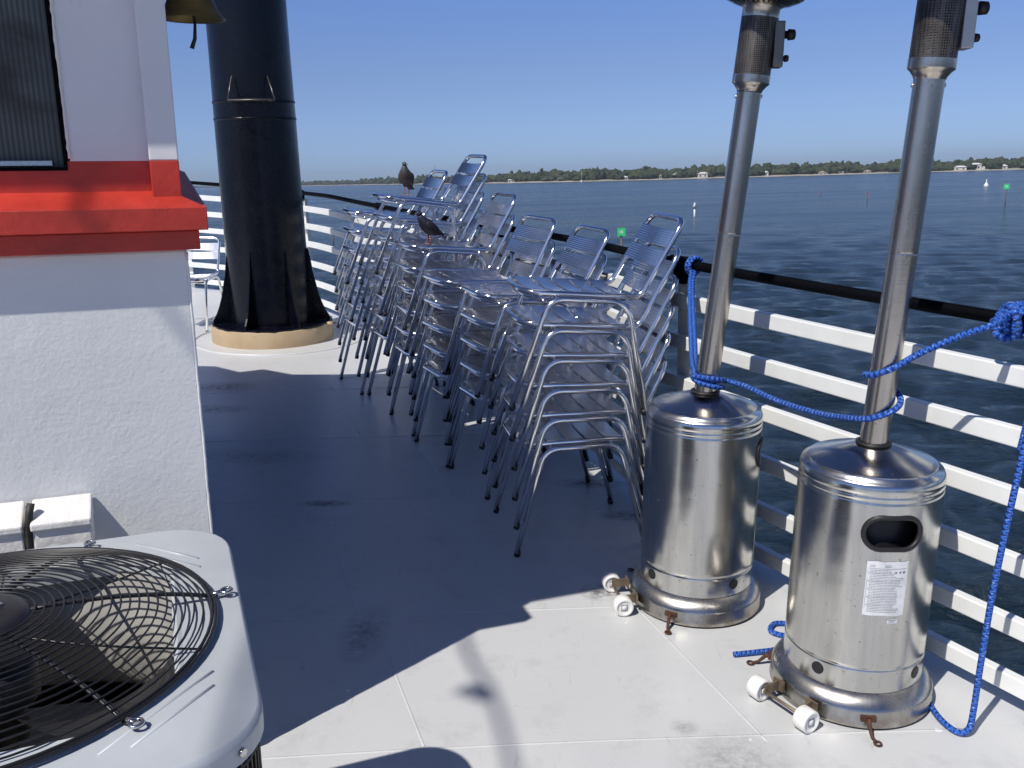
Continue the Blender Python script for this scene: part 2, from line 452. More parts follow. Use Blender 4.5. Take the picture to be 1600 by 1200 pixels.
struct(mb.build('hull', 'hull'))
# weld seams raised on the deck, part of the deck's own making
def strip(pts, w, h=.0014):
    m = MB(); P = catmull([(x, y, 0) for x, y in pts], 6)
    fr = [(p+Vector((0, 0, .0)), Vector((t.y, -t.x, 0)), Vector((0, 0, 1))) for p, t in off(P, 0)]
    m.sweep([(-w, -.002), (-w*.5, h), (w*.5, h), (w, -.002)], fr, True, True); return m
seam = MB()
def addm(a, b):
    o = len(a.v); a.v += b.v
    for f, s in zip(b.f, b.sm): a.face([o+i for i in f], s)
for y0, sl in ((6.12, .12), (5.0, .085), (4.06, .09), (2.93, .07), (2.18, .09), (1.2, .09)):
    addm(seam, strip([(-4, y0-4*sl-.05), (-1.5, y0-1.5*sl), (0, y0+.01), (1.3 if y0 < 2.5 else (.9 if y0 < 4 else .1 if y0 < 5 else -.3), y0+.08)], .005))
for x0, y0, y1 in ((-.94, 4.07, 2.93), (.11, 3.82, 2.98), (-.5, 2.93, 2.18), (-1.25, 6.1, 5.0), (-.6, 5.0, 4.06), (.45, 2.95, 2.2)):
    dx = -(y1-y0)*.345; addm(seam, strip([(x0, y0), (x0+dx*.5, (y0+y1)/2), (x0+dx, y1)], .005))
struct(seam.build('deck_seams', 'deck'))
mb = MB()
for rr in (.72,):
    P = [(-1.98+rr*math.cos(a/64*2*math.pi), 7.72+rr*math.sin(a/64*2*math.pi), 0.0) for a in range(64)]
    mb.tube(P, .012, 8, True)
struct(mb.build('deck_ring_weld', 'deck'))

# ---------------------------------------------------------------- railing
def rail_z(p):
    if 4 < p.y < 8.6: return -.022*math.sin((p.y-4)/4.6*math.pi)
    return 0.0 if p.y < 9.2 or p.x > -2 else min(.05, (-2-p.x)*.03)
rt = thing('safety_railing', 'white slatted deck railing with black handrail curving round the bow', 'railing', (.70, 3.68, 0))
def rl(v): return Vector(v)-Vector((.70, 3.68, 0))
LEAN = .04
def railframe(z, d=0):
    out = []
    for p, t in off(path, d-LEAN*z/1.14):
        nrm = Vector((t.y, -t.x, 0)); out.append((rl(p)+Vector((0, 0, z*(1+rail_z(p)))), nrm, Vector((0, 0, 1)), t))
    return out
mb = MB(); mb.tube([o for o, a, b, t in railframe(1.14)], .019, 12)
mb.build('handrail', 'black', rt)
for z in (.085, .262, .452, .645, .82, .99):
    mb = MB(); fr = [(o, a, b) for o, a, b, t in railframe(z)]
    mb.sweep([(-.017, -.0275), (.017, -.0275), (.017, .0275), (-.017, .0275)], fr)
    mb.build('rung', 'rail', rt, bevel=.004)
# posts each 2.1 m along the path
cum = [0]
for a, b in zip(path, path[1:]): cum.append(cum[-1]+(b-a).length)
i0 = min(range(len(path)), key=lambda i: (path[i]-Vector((.715, 3.70, 0))).length)
def at_len(s):
    for i in range(len(cum)-1):
        if cum[i] <= s <= cum[i+1]:
            f = (s-cum[i])/(cum[i+1]-cum[i]); return path[i].lerp(path[i+1], f), (path[i+1]-path[i]).normalized()
for k in range(-2, 6):
    s = cum[i0]+2.08*k
    if s < 0 or s > cum[-1]: continue
    p, t = at_len(s); nrm = Vector((t.y, -t.x, 0)); b = rl(p)
    m = Matrix((( t.x, nrm.x, 0), (t.y, nrm.y, 0), (0, 0, 1))).to_3x3()
    sh = Vector((0, 0, 0))
    mb = MB(); fr = [(b+nrm*.052, t, nrm), (b+nrm*(.052-LEAN)+Vector((0, 0, 1.075*(1+rail_z(p)))), t, nrm)]
    mb.sweep([(-.045, -.027), (.045, -.027), (.045, -.02), (.004, -.02), (.004, .025), (-.004, .025), (-.004, -.02), (-.045, -.02)], fr)
    po = mb.build('post', 'rail', rt)
    mb = MB(); zt = 1.14*(1+rail_z(p))
    mb.tube([b+nrm*(-LEAN)+t*(-.06)+Vector((0, 0, zt)), b+nrm*(-LEAN)+t*.06+Vector((0, 0, zt))], .029, 14)
    mb.box(b+nrm*(-LEAN+.012)+Vector((0, 0, zt-.045)), (.07, .045, .07), m)
    mb.build('post_joint', 'black', rt)
# toe strip at the deck edge beneath the rungs
# ---------------------------------------------------------------- cabin
cc = Vector((-.75, 2.12, 0)); ang = R(20)
cab = thing('deck_cabin', 'white steel deck cabin with red window ledge at the left edge', 'cabin', cc, ang)
# local frame: x along front wall to the right (0 = corner), -y outwards, +y aft side
def lb(mb, x0, x1, y0, y1, z0, z1): return mb.box(((x0+x1)/2, (y0+y1)/2, (z0+z1)/2), (x1-x0, y1-y0, z1-z0))
wlw = MB(); 
# lower wall: finely divided front so that its weld-rough edge can wander
lb(wlw, -3.2, 0, 0, 3.0, 0, 1.367); lw = wlw.build('lower_wall', 'wall', cab, bevel=.006)
mb = MB(); P = []
rnd = random.Random(3)
for i in range(60):
    z = i/59*1.36; P.append((-.001+rnd.uniform(-.0008, .0008), .001+rnd.uniform(-.0008, .0008), z))
mb.tube(P, [.0030+.0020*abs(noise.noise(Vector((0, 0, p[2]*9))))+(.0035 if rnd.random() < .06 else 0) for p in P], 8)
mb.build('corner_weld', 'wall', cab)
mb = MB(); lb(mb, -3.1, .030, -.032, 2.9, 1.369, 1.413); mb.build('lower_trim', 'red', cab, bevel=.003)
# ledge: sloping top gutter board round the corner
mb = MB()
prof = [(-.035, 1.500), (-.035, 1.415), (.062, 1.415), (.062, 1.466), (.054, 1.466)]
fr = []
def lring(o, z): return [(-3.1, -o, z), (o*.80, -o, z), (o*.80, 2.9, z)]
v0 = len(mb.v)
for o, z in prof:
    for q in lring(o, z): mb.v.append(Vector(q))
for i in range(len(prof)):
    j = (i+1) % len(prof)
    for k in range(2): mb.face([i*3+k, i*3+k+1, j*3+k+1, j*3+k], False)
mb.build('window_ledge', 'red', cab, bevel=.002)
mb = MB(); lb(mb, -.235, -.062, .03, .08, 1.49, 1.565); lb(mb, -3.1, -.235, .03, .08, 1.49, 1.545); mb.build('red_band', 'red', cab)
mb = MB(); lb(mb, -.062, -.0, 0, .06, 1.45, 1.566); mb.build('post_foot', 'red', cab, bevel=.002)
mb = MB(); lb(mb, -.062, -.0, 0, .06, 1.566, 2.15); mb.build('corner_post', 'panel', cab, bevel=.003)
mb = MB(); lb(mb, -.225, -.062, .03, .08, 1.565, 2.15); lb(mb, -3.1, -.225, .03, .08, 2.052, 2.15); mb.build('upper_wall', 'panel', cab)
mb = MB(); lb(mb, -.058, -.004, .06, 2.9, 1.45, 2.15); lb(mb, -3.1, -.058, 2.85, 2.9, 1.4, 2.149); lb(mb, -3.1, -3.05, .08, 2.85, 1.4, 2.149); mb.build('side_wall', 'panel', cab)
win = MB(); lb(win, -3.0, -.240, .055, .062, 1.552, 2.045); wo = win.build('window_screen', 'screen', cab)
mb = MB(); lb(mb, -3.0, -.262, .036, .055, 1.556, 1.566); mb.build('window_track', 'alu', wo)
mb = MB(); lb(mb, -.238, -.231, .028, .06, 1.548, 2.15); lb(mb, -3.0, -.232, .028, .06, 1.545, 1.551); mb.build('window_frame', 'black', wo)
mb = MB(); P = [(-.2255+.003*noise.noise(Vector((z*30, 1, 0))), .029, 1.57+z*.47) for z in [i/40 for i in range(41)]]
mb.tube(P, [.003+.003*abs(noise.noise(Vector((p[2]*25, 0, 3)))) for p in P], 6); mb.build('caulk_bead', 'white_old', wo)
# roof in ship coordinates -> cabin local
inv = (Matrix.Translation(cc) @ Matrix.Rotation(ang, 4, 'Z')).inverted()
roofp = [(-4.07, .71), (-.356, 2.06), (-.97, 3.75), (-1.38, 3.86), (-1.80, 5.05), (-1.84, 5.14), (-2.0, 5.2), (-2.43, 5.17), (-2.72, 5.17), (-2.97, 5.33), (-3.12, 5.24), (-3.35, 5.42), (-4.4, 5.5)]
rp = [inv @ Vector((x, y, 0)) for x, y in roofp]
mb = MB(); mb.prism([(q.x, q.y) for q in rp], 2.152, 2.21); mb.build('roof', 'panel', cab)
# ledge strip box low on the wall
vb = thing('wall_step', 'chipped white wooden box strip low on the cabin wall behind the condenser', 'step', cc+Vector((math.cos(ang), math.sin(ang), 0))*-.262, ang)
for x0, x1 in ((-.123, 0), (-.62, -.142)):
    mb = MB(); lb(mb, x0, x1, -.072, -.002, .70, .752)
    mb.build('box_body', 'white_old', vb, bevel=.004)
    mb = MB(); b0 = len(mb.v)
    for x in (x0-.002, x1+.002):
        for y, z in ((-.080, .753), (-.080, .770), (-.004, .806), (-.004, .753)): mb.v.append(Vector((x, y, z)))
    for f in ((0, 1, 2, 3), (7, 6, 5, 4), (0, 4, 5, 1), (1, 5, 6, 2), (2, 6, 7, 3), (3, 7, 4, 0)): mb.face(f, False)
    mb.build('sloped_lid', 'white_old', vb, bevel=.004)
mb = MB(); mb.tube([(-.133, -.055, .0), (-.132, -.058, .3), (-.134, -.062, .70), (-.131, -.07, .755), (-.126, -.06, .79), (-.121, -.05, .812)], .0085, 8)
o = mb.build('wall_pipe', 'pvc', None); o.location = vb.location.copy(); o.rotation_euler = (0, 0, ang)
tag(o, 'dark weathered pipe rising between the two white wall boxes', 'pipe')

# bell under the roof
bl = thing('ships_bell', 'tarnished brass bell hanging at the cabin corner before the funnel', 'bell', (-.802, 2.45, 1.903)); bl.scale = (1.08, 1.08, 1.0)
mb = MB(); prof = [(.076, 0), (.0755, .004), (.068, .012), (.060, .024), (.053, .042), (.049, .066), (.046, .09), (.040, .106), (.026, .116), (.0, .119)]
mb.lathe(prof, 40); mb.lathe([(.070, .002), (.055, .025), (.045, .06), (.04, .09), (.0, .10)], 40); mb.lathe([(.070, .002), (.076, 0)], 40)
mb.build('bell_body', 'brass', bl)
mb = MB(); mb.tube([(0, 0, .09), (0.004, 0, .03), (.006, 0, -.012), (.003, 0, -.045), (-.006, 0, -.068)], [.003, .003, .0035, .0045, .0055], 8); mb.build('clapper', 'cap', bl)
mb = MB(); mb.tube([(0, 0, .115), (0, 0, .249)], .007, 8); mb.build('hanger', 'brass', bl)

# ---------------------------------------------------------------- funnel
fx, fy = -2.05, 7.72
fu = thing('funnel', 'tall black steel funnel on a tan ring base', 'funnel', (fx, fy, 0))
mb = MB(); mb.lathe([(.505, 0), (.505, .13), (.50, .136), (.49, .138)], 72); mb.lathe([(.49, .138), (0, .139)], 72, smooth=False)
mb.build('pedestal', 'tan', fu)
mb = MB(); P = [(.50+.012*math.sin(k*1.7), .1385) for k in range(1)]
n = 72; b0 = 0
ring = []
for zz, f in ((.139, 1), (.150, 1), (.152, .97), (.152, 0)):
    for k in range(n):
        a = 2*math.pi*k/n; r = (.500+.010*math.sin(8*a)*.5+.004*math.sin(23*a))*f; mb.v.append(Vector((r*math.cos(a), r*math.sin(a), zz)))
for i in range(3):
    for k in range(n): k2 = (k+1) % n; mb.face([i*n+k, i*n+k2, (i+1)*n+k2, (i+1)*n+k], False)
mb.build('base_flange', 'funnel', fu)
mb = MB(); mb.lathe([(.340, .15), (.340, .22), (.338, .3), (.330, .8), (.322, 1.80), (.315, 2.3), (.300, 5.2)], 72); mb.build('tube', 'funnel', fu).rotation_euler = (0, -.017, 0)
for z, rr in ((1.80, .326), (1.93, .325)):
    mb = MB(); mb.lathe([(.30, z-.009), (rr-.001, z-.009), (rr+.001, z), (rr-.001, z+.009), (.30, z+.009)], 72); mb.build('band', 'funnel', fu).rotation_euler = (0, -.017, 0)
for k in range(7):
    a = R(-75.6+25.7+51.43*k); d = Vector((math.cos(a), math.sin(a), 0)); tn = Vector((-d.y, d.x, 0)); mb = MB()
    prof = [(.495, .153), (.488, .185), (.455, .24), (.43, .30), (.405, .38), (.385, .47), (.364, .57), (.350, .68), (.336, .76)]
    for sgn in (-1, 1):
        for r, z in prof: mb.v.append(d*r+tn*sgn*.006+Vector((0, 0, z)))
        for r, z in prof: mb.v.append(d*.31+tn*sgn*.006+Vector((0, 0, z)))
    m = len(prof)
    for i in range(m-1):
        mb.face([i, i+1, m+i+1, m+i], False); mb.face([2*m+i, 2*m+i+1, 3*m+i+1, 3*m+i], False); mb.face([i, i+1, 2*m+i+1, 2*m+i], False)
    mb.build('gusset', 'funnel', fu)
mb = MB()
for s, (x, y) in ((-1, (-.07, -.365)), (1, (.245, -.345))):
    d = Vector((x, y, 0)).normalized()
    mb.tube([d*.34+Vector((0, 0, 2.11)), Vector((x*1.12, y*1.22, 1.93))], .006, 6)
    mb.tube([d*.335+Vector((0, 0, 1.925)), Vector((x*1.12, y*1.22, 1.93))], .006, 6)
mb.tube([Vector((-.07*1.12, -.365*1.22, 1.93)), Vector((.245*1.12, -.345*1.22, 1.93))], .007, 6)
mb.build('foot_step', 'steel_dark', fu).rotation_euler = (0, -.017, 0)
mb = MB()
for a in (-10, 170): mb.lathe([(.028, .152), (.028, .17), (0, .17)], 16, (.515*math.cos(R(a)), .515*math.sin(R(a)), -.02))
mb.build('lug', 'tan', fu)

# ---------------------------------------------------------------- air conditioner
ac = thing('condenser_unit', 'grey outdoor air conditioning condenser with black wire fan guard', 'air conditioner', (-.814, 1.245, 0), R(21))
hs, cr, zt = .392, .125, .85
def rsq(h, r, k=8):
    out = []
    for cx, cy, a0 in ((h-r, h-r, 0), (-h+r, h-r, 90), (-h+r, -h+r, 180), (h-r, -h+r, 270)):
        for j in range(k+1): a = R(a0+90*j/k); out.append((cx+r*math.cos(a), cy+r*math.sin(a)))
    return out
N = 36; sq = rsq(hs, cr)
Rg = .342
def ringpts(r, z):
    # points at the same polar angle as the square outline
    return [Vector((r*x/math.hypot(x, y), r*y/math.hypot(x, y), z)) for x, y in sq]
mb = MB(); rows = []
rows.append([Vector((x, y, zt-.038)) for x, y in sq])
rows.append([Vector((x, y, zt-.011)) for x, y in sq])
rows.append([Vector((x*.999, y*.999, zt-.008)) for x, y in sq])
rows.append([Vector((x*.990, y*.990, zt-.001)) for x, y in sq])
rows.append([Vector((x*.984, y*.984, zt)) for x, y in sq])
rows.append([Vector((x*.972, y*.972, zt+.0003)) for x, y in sq])
rows.append(ringpts(Rg+.012, zt+.004)); rows.append(ringpts(Rg+.004, zt+.006)); rows.append(ringpts(Rg-.004, zt+.002)); rows.append(ringpts(Rg-.006, zt-.03))
for r in rows: mb.v += r
for i in range(len(rows)-1):
    for k in range(N): k2 = (k+1) % N; mb.face([i*N+k, i*N+k2, (i+1)*N+k2, (i+1)*N+k], i in (1, 2, 3))
top = mb.build('top_panel', 'acpaint', ac)
for sx, sy in ((1, -1), (1, 1), (-1, 1), (-1, -1)):
    for q, L in ((.515, .15), (.552, .11)):
        c = Vector((sx*q/2+sx*.0, sy*q/2, zt+.002)); d = Vector((sx, -sy, 0)).normalized()
        mb = MB(); mb.tube([c-d*L*.7+Vector((0, 0, -.001)), c, c+d*L*.7+Vector((0, 0, -.001))], .0035, 6); mb.build('pressed_rib', 'acpaint', top)
for a in (-45, 45, 135, 225):
    d = Vector((math.cos(R(a)), math.sin(R(a)), 0)); p = d*(math.hypot(hs-cr, hs-cr)+cr); mb = MB(); mb.tube([p+Vector((0, 0, zt-.022)), p*1.008+Vector((0, 0, zt-.022))], .006, 8); mb.build('screw', 'steel', top)
mb = MB(); inner = [(x*.97, y*.97) for x, y in sq]
mb.prism([(x*.93, y*.93) for x, y in sq][::1], .03, .031)
mb.build('base_pan', 'acdark', ac)
mb = MB(); n0 = 36
for z in (.03, zt-.02):
    for x, y in sq: mb.v.append(Vector((x*.93, y*.93, z)))
for k in range(N): mb.face([k, (k+1) % N, N+(k+1) % N, N+k])
mb.build('coil', 'acdark', ac)
mb = MB()
per = []
L = 0
pp = [Vector((x, y, 0)) for x, y in rsq(hs*.985, cr, 12)]; pp.append(pp[0])
tot = sum((b-a).length for a, b in zip(pp, pp[1:])); step = .0125; s = 0; acc = 0; i = 0
while s < tot:
    while acc+(pp[i+1]-pp[i]).length < s: acc += (pp[i+1]-pp[i]).length; i += 1
    d = (pp[i+1]-pp[i]); q = pp[i]+d.normalized()*(s-acc); nn = Vector((d.y, -d.x, 0)).normalized()
    m = Matrix(((d.normalized().x, nn.x, 0), (d.normalized().y, nn.y, 0), (0, 0, 1))).to_3x3()
    mb.box(q-nn*.008+Vector((0, 0, .425)), (.004, .014, .79), m); s += step
for z in (.10, .24, .38, .52, .66, .795):
    mb.tube([Vector((x*.975, y*.975, z)) for x, y in sq], .005, 6, True)
mb.build('side_louvre', 'acdark', ac)
mb = MB(); mb.lathe([(Rg-.006, zt-.02), (Rg-.02, zt-.09), (Rg-.022, zt-.22), (Rg+.02, zt-.28)], 64); mb.build('fan_shroud', 'acin', ac)
mb = MB(); mb.lathe([(Rg-.02, zt-.30), (.2, zt-.42), (0, zt-.45)], 48); mb.build('compressor_deck', 'acin', ac)
fan = MB(); fan.lathe([(0, zt-.085), (.05, zt-.085), (.055, zt-.10), (.055, zt-.15)], 32)
for b in range(3):
    a0 = R(62+120*b); g0 = len(fan.v); nr, na = 10, 8
    for i in range(nr):
        f = i/(nr-1); r = .045+f*(.305-.045)
        for j in range(na):
            g = j/(na-1); w = R(38+34*f); a = a0+g*w+f*.25; fan.v.append(Vector((r*math.cos(a), r*math.sin(a), zt-.105-.055*(g-.5)-.01*f)))
    for i in range(nr-1):
        for j in range(na-1): fan.face([g0+i*na+j, g0+i*na+j+1, g0+(i+1)*na+j+1, g0+(i+1)*na+j])
fan.build('fan', 'blade', ac)
mb = MB(); mb.lathe([(0, zt-.02), (.07, zt-.02), (.078, zt-.03), (.078, zt-.08)], 32); mb.build('motor', 'blade', ac)
def dome(r): return zt+.014+.046*(1-(r/Rg)**2.6)
gm = MB()
rings = [.085+i*(Rg-.085)/19 for i in range(20)]+[Rg+.006]
for r in rings:
    gm.tube([(r*math.cos(a/72*2*math.pi), r*math.sin(a/72*2*math.pi), dome(min(r, Rg+.004))) for a in range(72)], .0016 if r < Rg-.01 else .003, 6, True)
guard = gm.build('fan_guard', 'wire', ac)
mb = MB()
for k in range(6):
    a = R(8+60*k)
    for da in (-.010, .010):
        mb.tube([(r*math.cos(a+da*.15/r*1), r*math.sin(a+da*.15/r), dome(r)-.004) for r in [.075+i*(Rg+.012-.075)/10 for i in range(11)]], .003, 6)
    # curled cross braces
    mb.tube([(r*math.cos(a+.55*(r/Rg)), r*math.sin(a+.55*(r/Rg)), dome(r)-.008) for r in [.10+i*(Rg-.10)/14 for i in range(15)]], .0018, 6)
mb.build('spoke', 'wire', guard)
mb = MB(); mb.lathe([(0, .006), (.062, .006), (.074, .003), (.078, -.003), (.084, -.006)], 40, (0, 0, dome(0))); hb = mb.build('hub_cap', 'blade', guard)
mb = MB(); mb.box((.02, .01, dome(0)+.008), (.04, .02, .004), Matrix.Rotation(.6, 3, 'Z')); mb.build('hub_badge', 'steel', guard)
for k in range(6):
    a = R(8+60*k); d = Vector((math.cos(a), math.sin(a), 0)); mb = MB()
    p = d*(Rg+.012)+Vector((0, 0, zt+.010)); mb.tube([p-d*.01, p+d*.018+Vector((0, 0, .002))], .005, 8)
    mb.tube([(p+d*.018+Vector((.009*math.cos(q), .009*math.sin(q), .003))) for q in [j/10*2*math.pi for j in range(10)]], .0028, 6, True); mb.build('guard_clip', 'steel', guard)

# ---------------------------------------------------------------- heaters
def stadium(w, h, k=12):
    out = []
    for sx, a0 in ((1, -90), (-1, 90)):
        for j in range(k+1): a = R(a0+180*j/k); out.append((sx*(w-h)+h*math.cos(a), h*math.sin(a)))
    return out
def heater(label, loc, body_yaw, wheel_yaw, lean, marked, ztop, lift=0):
    t = thing('patio_heater', label, 'patio heater', loc, 0, None)
    br, hr = .232, .198
    mb = MB(); mb.lathe([(br-.01, .003), (br, .008), (br+.002, .014), (br-.001, .02), (br, .055), (br-.004, .064), (hr+.008, .094), (hr-.01, .100)], 96)
    base = mb.build('base', 'steel_base', t)
    # rust-marked clips and wheels
    for a in (wheel_yaw+R(52), wheel_yaw-R(56)):
        d = Vector((math.cos(a), math.sin(a), 0)); tn = Vector((-d.y, d.x, 0)); mb = MB()
        m = Matrix(((tn.x, d.x, 0), (tn.y, d.y, 0), (0, 0, 1))).to_3x3()
        mb.box(d*(br+.004)+Vector((0, 0, .042)), (.042, .008, .016), m)
        for s in (-1, 1): mb.box(d*(br+.009)+tn*.013*s+Vector((0, 0, .042)), (.008, .004, .01), m)
        mb.tube([d*(br+.010)+Vector((0, 0, .044)), d*(br+.022)+Vector((0, 0, .030)), d*(br+.040)+tn*.004+Vector((0, 0, .010)), d*(br+.058)+tn*.012+Vector((0, 0, .006))], [.007, .006, .005, .004], 8)
        mb.tube([d*(br+.062)+tn*.014+(d*math.cos(q)+tn*math.sin(q))*.010+Vector((0, 0, .006)) for q in [j/10*6.283 for j in range(10)]], .003, 6, True)
        mb.build('anchor_clip', 'rust', base)
    d = Vector((math.cos(wheel_yaw), math.sin(wheel_yaw), 0)); tn = Vector((-d.y, d.x, 0))
    m = Matrix(((tn.x, d.x, 0), (tn.y, d.y, 0), (0, 0, 1))).to_3x3()
    mb = MB(); ax = d*.288+Vector((0, 0, .036)); mb.tube([ax-tn*.10, ax+tn*.10], .005, 8)
    for s in (-1, 1):
        mb.box(d*.262+tn*.062*s+Vector((0, 0, .044)), (.006, .062, .030), m)
        mb.box(d*.236+tn*.062*s+Vector((0, 0, .044)), (.040, .006, .034), m)
    mb.build('axle_bracket', 'bracket', base)
    for s in (-1, 1):
        wm = Matrix((( d.x, 0, tn.x), (d.y, 0, tn.y), (0, 1, 0))).to_3x3()
        c = d*.288+tn*.090*s+Vector((0, 0, .0345)); mb = MB()
        mb.lathe([(0, -.021), (.008, -.021), (.009, -.0185), (.024, -.0185), (.026, -.022), (.031, -.022), (.034, -.018), (.034, .018), (.031, .022), (.026, .022), (.024, .0185), (.009, .0185), (.008, .021), (0, .021)], 32, c, mat=wm)
        w = mb.build('wheel', 'wheel', base)
        mb = MB(); 
        for s2 in (1, -1):
            o = c+tn*s2*.0195
            for dx, dz, wx, wz in ((0, .011, .022, .0016), (0, -.011, .022, .0016), (.0105, 0, .0016, .022), (-.0105, 0, .0016, .022), (.004, .003, .002, .012), (-.003, -.002, .002, .012), (.0, .006, .01, .0018), (0, -.005, .009, .0018)):
                mb.box(o+d*dx+Vector((0, 0, dz)), (.001, wx, wz), m)
        mb.build('wheel_mark', 'ink', w)
    # housing with a real hand hole
    n = 180; zz = [.098, .104, .11]+[.11+i*.005 for i in range(1, 12)]+[.167, .170, .173, .18]+[.18+i*.01 for i in range(1, 34)]+[.515+i*.005 for i in range(0, 28)]+[.66, .668, .672, .676, .684, .688, .692, .702, .712, .722, .730, .735]
    def rad(z):
        r = hr
        for gz in (.170, .672, .688): r -= .0028*max(0, 1-abs(z-gz)/.004)
        if z > .702: r = hr-(z-.702)**2*16
        if z > .7289: r = hr-.022
        return r
    zz = sorted(set(round(z, 4) for z in zz)); oz, ow, oh = .585, .078, .046
    def inhole(deg, z):
        a = (deg+180) % 360-180; x = (a-0)*R(1)*hr; y = z-oz
        if abs(x) > ow+.01: return False
        cx = max(-(ow-oh), min(ow-oh, x)); return math.hypot(x-cx, y) < oh
    mb = MB(); mb.lathe([(rad(z), z) for z in zz], n, skip=inhole, mat=Matrix.Rotation(body_yaw, 3, 'Z'))
    hz = [(hr-.022, .735), (hr-.030, .7385), (.12, .752), (.065, .772), (.048, .7765), (.043, .777), (.039, .777)]
    mb.lathe(hz, 96)
    hou = mb.build('tank_housing', 'steel', t)
    def cyl(x, z, r=hr): a = body_yaw+x/hr; return Vector((r*math.cos(a), r*math.sin(a), z))
    mb = MB(); mb.tube([cyl(x, oz+y, hr+.001) for x, y in stadium(ow, oh)], .0075, 8, True); mb.build('hand_hole_trim', 'cap', hou)
    mb = MB(); mb.lathe([(.150, .12), (.153, .16), (.153, .60), (.13, .66), (.05, .68), (0, .68)], 40); mb.build('gas_cylinder', 'acdark', hou)
    for a in (-48, 39, 129, -138):
        mb = MB(); c = len(mb.v); k = 20
        mb.v.append(cyl(R(a)*hr, .140, hr+.0012))
        for j in range(k): q = 2*math.pi*j/k; mb.v.append(cyl(R(a)*hr+.0185*math.cos(q), .140+.0185*math.sin(q), hr+.0012))
        for j in range(k): mb.face([0, 1+j, 1+(j+1) % k], False)
        mb.build('vent_hole_disc', 'cap', hou)  # black disc on the skin stands for the dark inside a hole
    mb = MB(); mb.lathe([(.040, .7775), (.049, .778), (.049, .784), (.040, .786)], 32); mb.build('pole_gasket', 'cap', hou)
    # seam
    mb = MB(); mb.tube([cyl(R(-8)*hr if marked is False else R(170)*hr, z, hr) for z in (.176, .4, .66)], .0012, 6); mb.build('housing_seam', 'steel_base', hou)
    if marked:
        mb = MB(); xs = [R(-17.5)*hr+i*(R(32.5)*hr)/10 for i in range(11)]; z0, z1 = .342, .504
        for x in xs:
            for z in (z0+.003*noise.noise(Vector((x*90, 0, 1))), z1+.003*noise.noise(Vector((x*90, 5, 1)))): mb.v.append(cyl(x, z, hr+.0008))
        for i in range(10): mb.face([2*i, 2*i+2, 2*i+3, 2*i+1])
        st = mb.build('warning_label', 'paper', hou)
        mb = MB(); rr = random.Random(5); z = z1-.012
        def bar(xa, xb, z, h):
            k = max(2, int((xb-xa)/.008)+1); b0 = len(mb.v)
            for i in range(k):
                x = xa+(xb-xa)*i/(k-1); mb.v.append(cyl(x, z, hr+.0013)); mb.v.append(cyl(x, z+h, hr+.0013))
            for i in range(k-1): mb.face([b0+2*i, b0+2*i+2, b0+2*i+3, b0+2*i+1], False)
        xl, xr = xs[0]+.006, xs[-1]-.006
        row = 0
        while z > z0+.008:
            if row in (0, 1): 
                bar(xl+.002, xl+.016, z, .0014); bar(xl+.04, xl+.058, z, .0014)
            elif row == 2: bar(xl, xr, z, .0010)
            else:
                x = xl+(.004 if row % 5 else 0); end = xr-rr.uniform(.004, .028)-(.024 if row < 7 else 0)
                while x < end:
                    w = rr.uniform(.003, .010); bar(x, min(end, x+w), z, .0013 if row % 5 else .0019); x += w+.0012
            z -= .0048; row += 1
        bar(xl-.003, xl-.0022, z0+.02, .09)
        for i, cx in enumerate((xr-.028, xr-.016, xr-.005)):
            b0 = len(mb.v); k = 10; rad0 = .0042 if i == 2 else .0032
            mb.v.append(cyl(cx, z1-.032, hr+.0013))
            for j in range(k): q = 6.283*j/k; mb.v.append(cyl(cx+rad0*math.cos(q), z1-.032+rad0*math.sin(q), hr+.0013))
            for j in range(k): mb.face([b0, b0+1+j, b0+1+(j+1) % k], False)
        mb.build('label_print', 'ink', st)
        mb = MB(); xa = R(2)*hr
        for i in range(5):
            x = xa+i*.0075
            for z in (.3175, .3325): mb.v.append(cyl(x, z, hr+.0008))
        for i in range(4): mb.face([2*i, 2*i+2, 2*i+3, 2*i+1])
        s2 = mb.build('small_label', 'paper', hou)
        mb = MB(); bar(xa+.004, xa+.026, .3265, .0018); bar(xa+.006, xa+.022, .3225, .0012)
        for i in range(6): bar(xa+i*.0052, xa+i*.0052+.0026, .3188, .0012); bar(xa+i*.0052, xa+i*.0052+.0026, .3305, .0012)
        mb.build('small_print', 'ink', s2)
    # pole, leaning
    px_, py_ = lean
    top = 1.776
    def ax(z): f = (z-.775); return Vector((px_*f, py_*f, z))
    pm = Vector((px_, py_, 1)).normalized().to_track_quat('Z', 'Y').to_matrix()
    def col(prof, n=40, **k): q = MB(); z0 = prof[0][1]; q.lathe([(r, z-z0) for r, z in prof], n, ax(z0), mat=pm, **k); return q
    col([(.0385, .74), (.0385, .745), (.0385, 1.315), (.0385, 1.318), (.0372, 1.320), (.0385, 1.322), (.0385, 1.325), (.0385, top-.012)]).build('pole', 'steel_pole', t)
    for z, a in ((1.30, -100), (top-.028, -95), (top-.028, 170), (top-.028, 0)):
        d = Vector((math.cos(R(a)), math.sin(R(a)), 0)); mb = MB(); mb.tube([ax(z)+d*.037, ax(z)+d*.0425], .0055, 10); mb.build('screw', 'steel_base', t)
    h = col([(.0395, top-.014), (.041, top-.008), (.050, top+.004), (.0582, top+.011), (.0585, top+.014), (.0585, top+.034), (.0585, top+.036)]); h.build('collar', 'steel_pole', t)
    hd = col([(.057, top+.036), (.057, top+.205)]).build('burner_sleeve', 'perf', t)
    mb = MB(); zc = ztop
    q = col([(.0575, top+.205), (.0575, top+.232), (.062, top+.238), (.064, top+.2388), (.122, top+.261), (.124, top+.262), (.126, top+.267), (.126, top+.270), (.126, top+.337), (.126, top+.34), (.115, top+.345)], 60); bo = q.build('burner_bowl', 'steel_pole', t)
    mb = MB()
